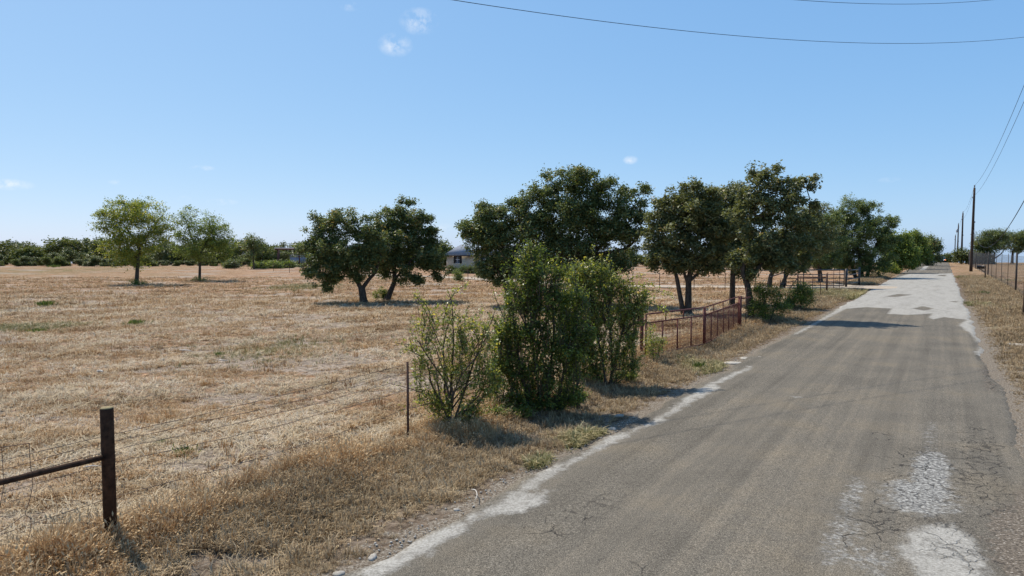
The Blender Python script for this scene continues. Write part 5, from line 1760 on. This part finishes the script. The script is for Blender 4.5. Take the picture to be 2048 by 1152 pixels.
# ------------------------------------------------------------------ grass
def tuft_mesh(seed, n, h, spread, w, lean, seed_head=False):
    r = np.random.default_rng(seed)
    V, Q, T, tip = [], [], [], []
    for i in range(n):
        bl = r.uniform(-.35, .5) if r.uniform() < .75 else r.uniform(.8, 1.6)
        a = r.uniform(0, 6.283); q = spread * math.sqrt(r.uniform())
        o = np.array([q * math.cos(a), q * math.sin(a), -.01])
        az = a + r.normal() * .9
        L = h * r.uniform(.45, 1.15)
        ln = lean * r.uniform(.3, 1.5)
        d = np.array([math.cos(az), math.sin(az), 0])
        p1 = o + d * ln * L * .35 + np.array([0, 0, L * .6])
        p2 = o + d * ln * L + np.array([0, 0, L * (1.0 - .35 * min(1, ln))])
        sd = np.array([-math.sin(az + r.normal() * .6), math.cos(az), 0]) * w * r.uniform(.6, 1.3)
        k = len(V)
        V += [o - sd / 2, o + sd / 2, p1 + sd * .42, p1 - sd * .42, p2]
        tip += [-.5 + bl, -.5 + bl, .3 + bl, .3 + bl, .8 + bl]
        Q.append([k, k + 1, k + 2, k + 3]); T.append([k + 3, k + 2, k + 4])
        if seed_head and r.uniform() < .45:
            k = len(V)
            e = p2 + (p2 - p1) / (np.linalg.norm(p2 - p1) + 1e-6) * .06
            s2 = np.array([sd[1], -sd[0], 0])
            V += [p2, (p2 + e) / 2 + sd * 1.1, e, (p2 + e) / 2 - sd * 1.1]
            tip += [1.7] * 4
            Q.append([k, k + 1, k + 2, k + 3])
    return np.array(V), np.array(Q), np.array(T), tip


def proto_collection(name, mat, specs):
    c = bpy.data.collections.new(name)
    for i, sp in enumerate(specs):
        V, Q, T, tip = tuft_mesh(*sp)
        me = np_mesh('tuft', V, [Q, T], mat, {'tip': ('FLOAT', tip)})
        c.objects.link(bpy.data.objects.new('%s_tuft_%d' % (name, i), me))
    return c


def scatter(name, pts, scale, collection, label, cat):
    n = len(pts)
    r = np.random.default_rng(len(name))
    rot = np.stack([r.normal(size=n) * .12, r.normal(size=n) * .12, r.uniform(0, 6.283, n)], 1)
    me = np_mesh(name, pts, [], None, {'rot': ('FLOAT_VECTOR', rot), 'scl': ('FLOAT', scale)})
    o = part(name, me)
    ng = bpy.data.node_groups.new(name + '_nodes', 'GeometryNodeTree')
    ng.interface.new_socket('Geometry', in_out='INPUT', socket_type='NodeSocketGeometry')
    ng.interface.new_socket('Geometry', in_out='OUTPUT', socket_type='NodeSocketGeometry')
    gi, go = ng.nodes.new('NodeGroupInput'), ng.nodes.new('NodeGroupOutput')
    ip = ng.nodes.new('GeometryNodeInstanceOnPoints')
    ci_ = ng.nodes.new('GeometryNodeCollectionInfo')
    ci_.inputs['Collection'].default_value = collection
    ci_.inputs['Separate Children'].default_value = True
    ci_.inputs['Reset Children'].default_value = True
    ip.inputs['Pick Instance'].default_value = True
    ra = ng.nodes.new('GeometryNodeInputNamedAttribute'); ra.data_type = 'FLOAT_VECTOR'; ra.inputs['Name'].default_value = 'rot'
    sa = ng.nodes.new('GeometryNodeInputNamedAttribute'); sa.data_type = 'FLOAT'; sa.inputs['Name'].default_value = 'scl'
    rv = ng.nodes.new('FunctionNodeRandomValue'); rv.data_type = 'INT'
    rv.inputs[4].default_value = 0; rv.inputs[5].default_value = len(collection.objects) - 1
    e2r = ng.nodes.new('FunctionNodeEulerToRotation')
    L = ng.links.new
    L(gi.outputs[0], ip.inputs['Points']); L(ci_.outputs[0], ip.inputs['Instance'])
    L(rv.outputs[2], ip.inputs['Instance Index'])
    L(ra.outputs[0], e2r.inputs[0]); L(e2r.outputs[0], ip.inputs['Rotation'])
    L(sa.outputs[0], ip.inputs['Scale'])
    L(ip.outputs[0], go.inputs[0])
    mod = o.modifiers.new('scatter', 'NODES')
    mod.node_group = ng
    return tag(o, label, cat, None, 'stuff')


def frustum_points(n, y0, y1, power, xpad=.12):
    """random ground points in view, denser near the camera"""
    u = rng.uniform(size=n)
    y = y0 * (y1 / y0) ** (u ** power)
    x = rng.uniform(-1, 1, n) * (1024 / F + xpad) * y
    return x, y


def clump(x, y, seed, sc=1.0):
    return vnoise(x * sc, y * sc, seed, 4)


drive_xy = np.array([G(a, b)[:2] for a, b in drive_px])


def off_drive(x, y):
    d = np.full(len(x), 1e9)
    P = np.stack([x, y], 1)
    for a, b in zip(drive_xy[:-1], drive_xy[1:]):
        ab = b - a
        u = np.clip(((P - a) @ ab) / (ab @ ab), 0, 1)
        d = np.minimum(d, np.hypot(*(P - (a + u[:, None] * ab)).T))
    s_, t_ = to_st(x, y)
    return d > np.where(s_ > S_FENCE - 1.5, 2.9, 1.55)


# mown stubble in the field
x, y = frustum_points(210000, 4.2, 75, 0.72)
s, t = to_st(x, y)
keep = (s < S_FENCE - .35) | ((s > S_GAME + .3))
dens = clump(x, y, 71, 1.1) + .8 * clump(x, y, 72, 4.0) + rng.normal(size=len(x)) * .16
keep &= dens > -.02
keep &= (bare_noise(x, y) < BARE + rng.normal(size=len(x)) * .05) | (rng.uniform(size=len(x)) < .25)
keep &= off_drive(x, y)
x, y = x[keep], y[keep]
sc = (.55 + .5 * np.clip(clump(x, y, 73, .8) + .5, 0, 1.4)) * rng.uniform(.5, 1.5, len(x)) * np.clip(y / 18, 1, 2.2)
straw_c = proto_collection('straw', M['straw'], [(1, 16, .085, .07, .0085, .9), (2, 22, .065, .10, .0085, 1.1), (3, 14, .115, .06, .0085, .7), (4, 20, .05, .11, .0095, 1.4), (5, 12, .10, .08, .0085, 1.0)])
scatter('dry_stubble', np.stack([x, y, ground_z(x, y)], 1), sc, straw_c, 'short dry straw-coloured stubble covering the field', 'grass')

# bleached thatch lying flat where the stubble is thin
x, y = frustum_points(70000, 4.2, 45, 0.75)
s, t = to_st(x, y)
keep = (s < S_FENCE - .2) & (clump(x, y, 71, 1.1) + .8 * clump(x, y, 72, 4.0) + rng.normal(size=len(x)) * .15 < -.02)
keep &= (bare_noise(x, y) < BARE + rng.normal(size=len(x)) * .05) | (rng.uniform(size=len(x)) < .35)
x, y = x[keep], y[keep]
thatch_c = proto_collection('thatch', M['thatch'], [(41, 16, .07, .10, .0085, 2.6), (42, 20, .055, .12, .0085, 3.2), (43, 12, .09, .09, .0085, 2.0)])
scatter('bleached_thatch', np.stack([x, y, ground_z(x, y) + .006], 1), rng.uniform(.5, 1.4, len(x)) * np.clip(y / 18, 1, 1.8), thatch_c, 'pale flattened thatch between the stubble tufts', 'grass')

# scattered taller brown clumps in the field
x, y = frustum_points(2600, 6, 70, 0.75)
s, t = to_st(x, y)
keep = (s < S_FENCE - .6) & (clump(x, y, 75, .6) + rng.normal(size=len(x)) * .3 > .1)
x, y = x[keep], y[keep]
clump_c = proto_collection('clump', M['rusty_grass'], [(51, 40, .17, .13, .0085, .7), (52, 50, .13, .17, .0085, .9), (53, 34, .21, .10, .0085, .6)])
scatter('field_clumps', np.stack([x, y, ground_z(x, y)], 1), rng.uniform(.5, 1.3, len(x)), clump_c, 'taller brown grass clumps dotted over the field', 'grass')

# tall rusty grass along the fence line
n = 15000
t = rng.uniform(2, 30, n); s = S_FENCE + rng.normal(size=n) * .42 + .10
keep = (clump(s * 2, t, 81, 1.4) + .7 * clump(s * 3, t * 3, 83, 1.5) + rng.normal(size=n) * .25 > -.12) & ((t < t_tp + 1.6) | (rng.uniform(size=n) < .40))
t, s = t[keep], s[keep]
x, y = s * RN[0] + t * RD[0], s * RN[1] + t * RD[1]
sc = rng.uniform(.55, 1.15, len(x)) * (.75 + .35 * np.clip(clump(x, y, 82, 1.2), -1, 1)) * np.exp(-((s - S_FENCE - .1) / 1.1) ** 2)
rust_c = proto_collection('rusty', M['rusty_grass'], [(11, 22, .30, .08, .0085, .55, True), (12, 26, .24, .10, .0085, .75, True), (13, 18, .36, .07, .0085, .5, True), (14, 24, .20, .10, .0085, .9, True)])
scatter('tall_dry_grass', np.stack([x, y, ground_z(x, y)], 1), sc, rust_c, 'tall rusty dry grass along the wire fence', 'grass')

# verge grass, both sides of the road
n = 90000
t = 2.5 * (95 / 2.5) ** (rng.uniform(size=n) ** .80)
side = rng.uniform(size=n) < .62
s = np.where(side, S_LEFT - .12 - (S_LEFT - S_FENCE) * rng.uniform(0, 1, n) ** .8, S_RIGHT + .12 + (S_GAME + .3 - S_RIGHT) * rng.uniform(size=n) ** .9)
ed = np.where(side, edge_left(t) - s, s - edge_right(t))
x, y = s * RN[0] + t * RD[0], s * RN[1] + t * RD[1]
keep = (clump(x, y, 91, 1.3) + .5 * clump(x, y, 92, 5) + rng.normal(size=n) * .3 + np.clip(ed, 0, .7) * .7 + np.where(side, 0, .45) > .12) & (ed > .05 + .1 * rng.uniform(size=n))
keep &= off_drive(x, y)
shade_d = np.full(n, 9.0)
for bx, by in ((903, 866), (985, 850), (1060, 838), (1120, 822), (1200, 790), (1260, 765), (1532, 648), (1600, 622)):
    c = G(bx, by)
    shade_d = np.minimum(shade_d, np.hypot(x - c[0], y - c[1]))
keep &= (shade_d > 1.0) | (rng.uniform(size=n) < .30)
x, y, t, s, ed = x[keep], y[keep], t[keep], s[keep], ed[keep]
sc = rng.uniform(.4, 1.15, len(x)) * np.clip(ed / .6, .4, 1) * np.clip(t / 25, 1, 1.7)
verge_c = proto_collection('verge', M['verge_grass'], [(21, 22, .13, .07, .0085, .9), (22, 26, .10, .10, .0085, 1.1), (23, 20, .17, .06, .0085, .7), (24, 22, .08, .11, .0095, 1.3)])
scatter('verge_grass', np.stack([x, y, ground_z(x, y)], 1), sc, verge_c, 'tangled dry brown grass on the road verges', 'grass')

# green grass near the driveway mouth and along the verges
n = 5200
pts = []
for px, py, wx, wy, m_ in [(1690, 591, 62, 10, 4200), (1400, 728, 30, 18, 700), (1175, 880, 40, 14, 500), (1930, 556, 16, 10, 300), (1955, 610, 18, 30, 500), (1100, 930, 30, 12, 250), (600, 575, 60, 5, 300), (60, 655, 80, 8, 500), (550, 700, 120, 22, 350)]:
    c = G(px, py); ax = wx * c[1] / F; ay = abs(G(px, py - wy)[1] - G(px, py + wy)[1]) / 2
    pts.append(np.stack([c[0] + rng.normal(size=m_) * ax * .6, c[1] + rng.normal(size=m_) * ay * .6], 1))
P = np.concatenate(pts)
s, t = to_st(P[:, 0], P[:, 1])
P = P[((s < edge_left(t) - .1) | (s > edge_right(t) + .1)) & off_drive(P[:, 0], P[:, 1])]
green_c = proto_collection('green', M['green_grass'], [(31, 20, .14, .08, .008, .9), (32, 22, .10, .10, .008, 1.1)])
scatter('green_grass', np.column_stack([P, ground_z(P[:, 0], P[:, 1])]), rng.uniform(.6, 1.3, len(P)) * np.clip(P[:, 1] / 22, 1, 1.9), green_c, 'patches of greener grass on the verge and field', 'grass')

# crushed limestone along the asphalt edge
def pebble(seed):
    me = rock(seed, .05, .04, .028)
    return me


peb = bpy.data.collections.new('pebbles')
for k in range(4):
    peb.objects.link(bpy.data.objects.new('pebble_%d' % k, pebble(700 + k)))
n = 3600
t = 3 * (60 / 3) ** (rng.uniform(size=n) ** .9)
side = rng.uniform(size=n) < .7
off = rng.exponential(.16, n) - .04
s = np.where(side, edge_left(t) - off, edge_right(t) + off)
x, y = s * RN[0] + t * RD[0], s * RN[1] + t * RD[1]
keep = clump(x, y, 95, 2.0) + rng.normal(size=n) * .3 > .3
x, y = x[keep], y[keep]
scatter('gravel', np.stack([x, y, ground_z(x, y) + .012], 1), rng.uniform(.2, .8, len(x)) ** 1.6, peb, 'loose pale limestone gravel along the asphalt edge', 'gravel')
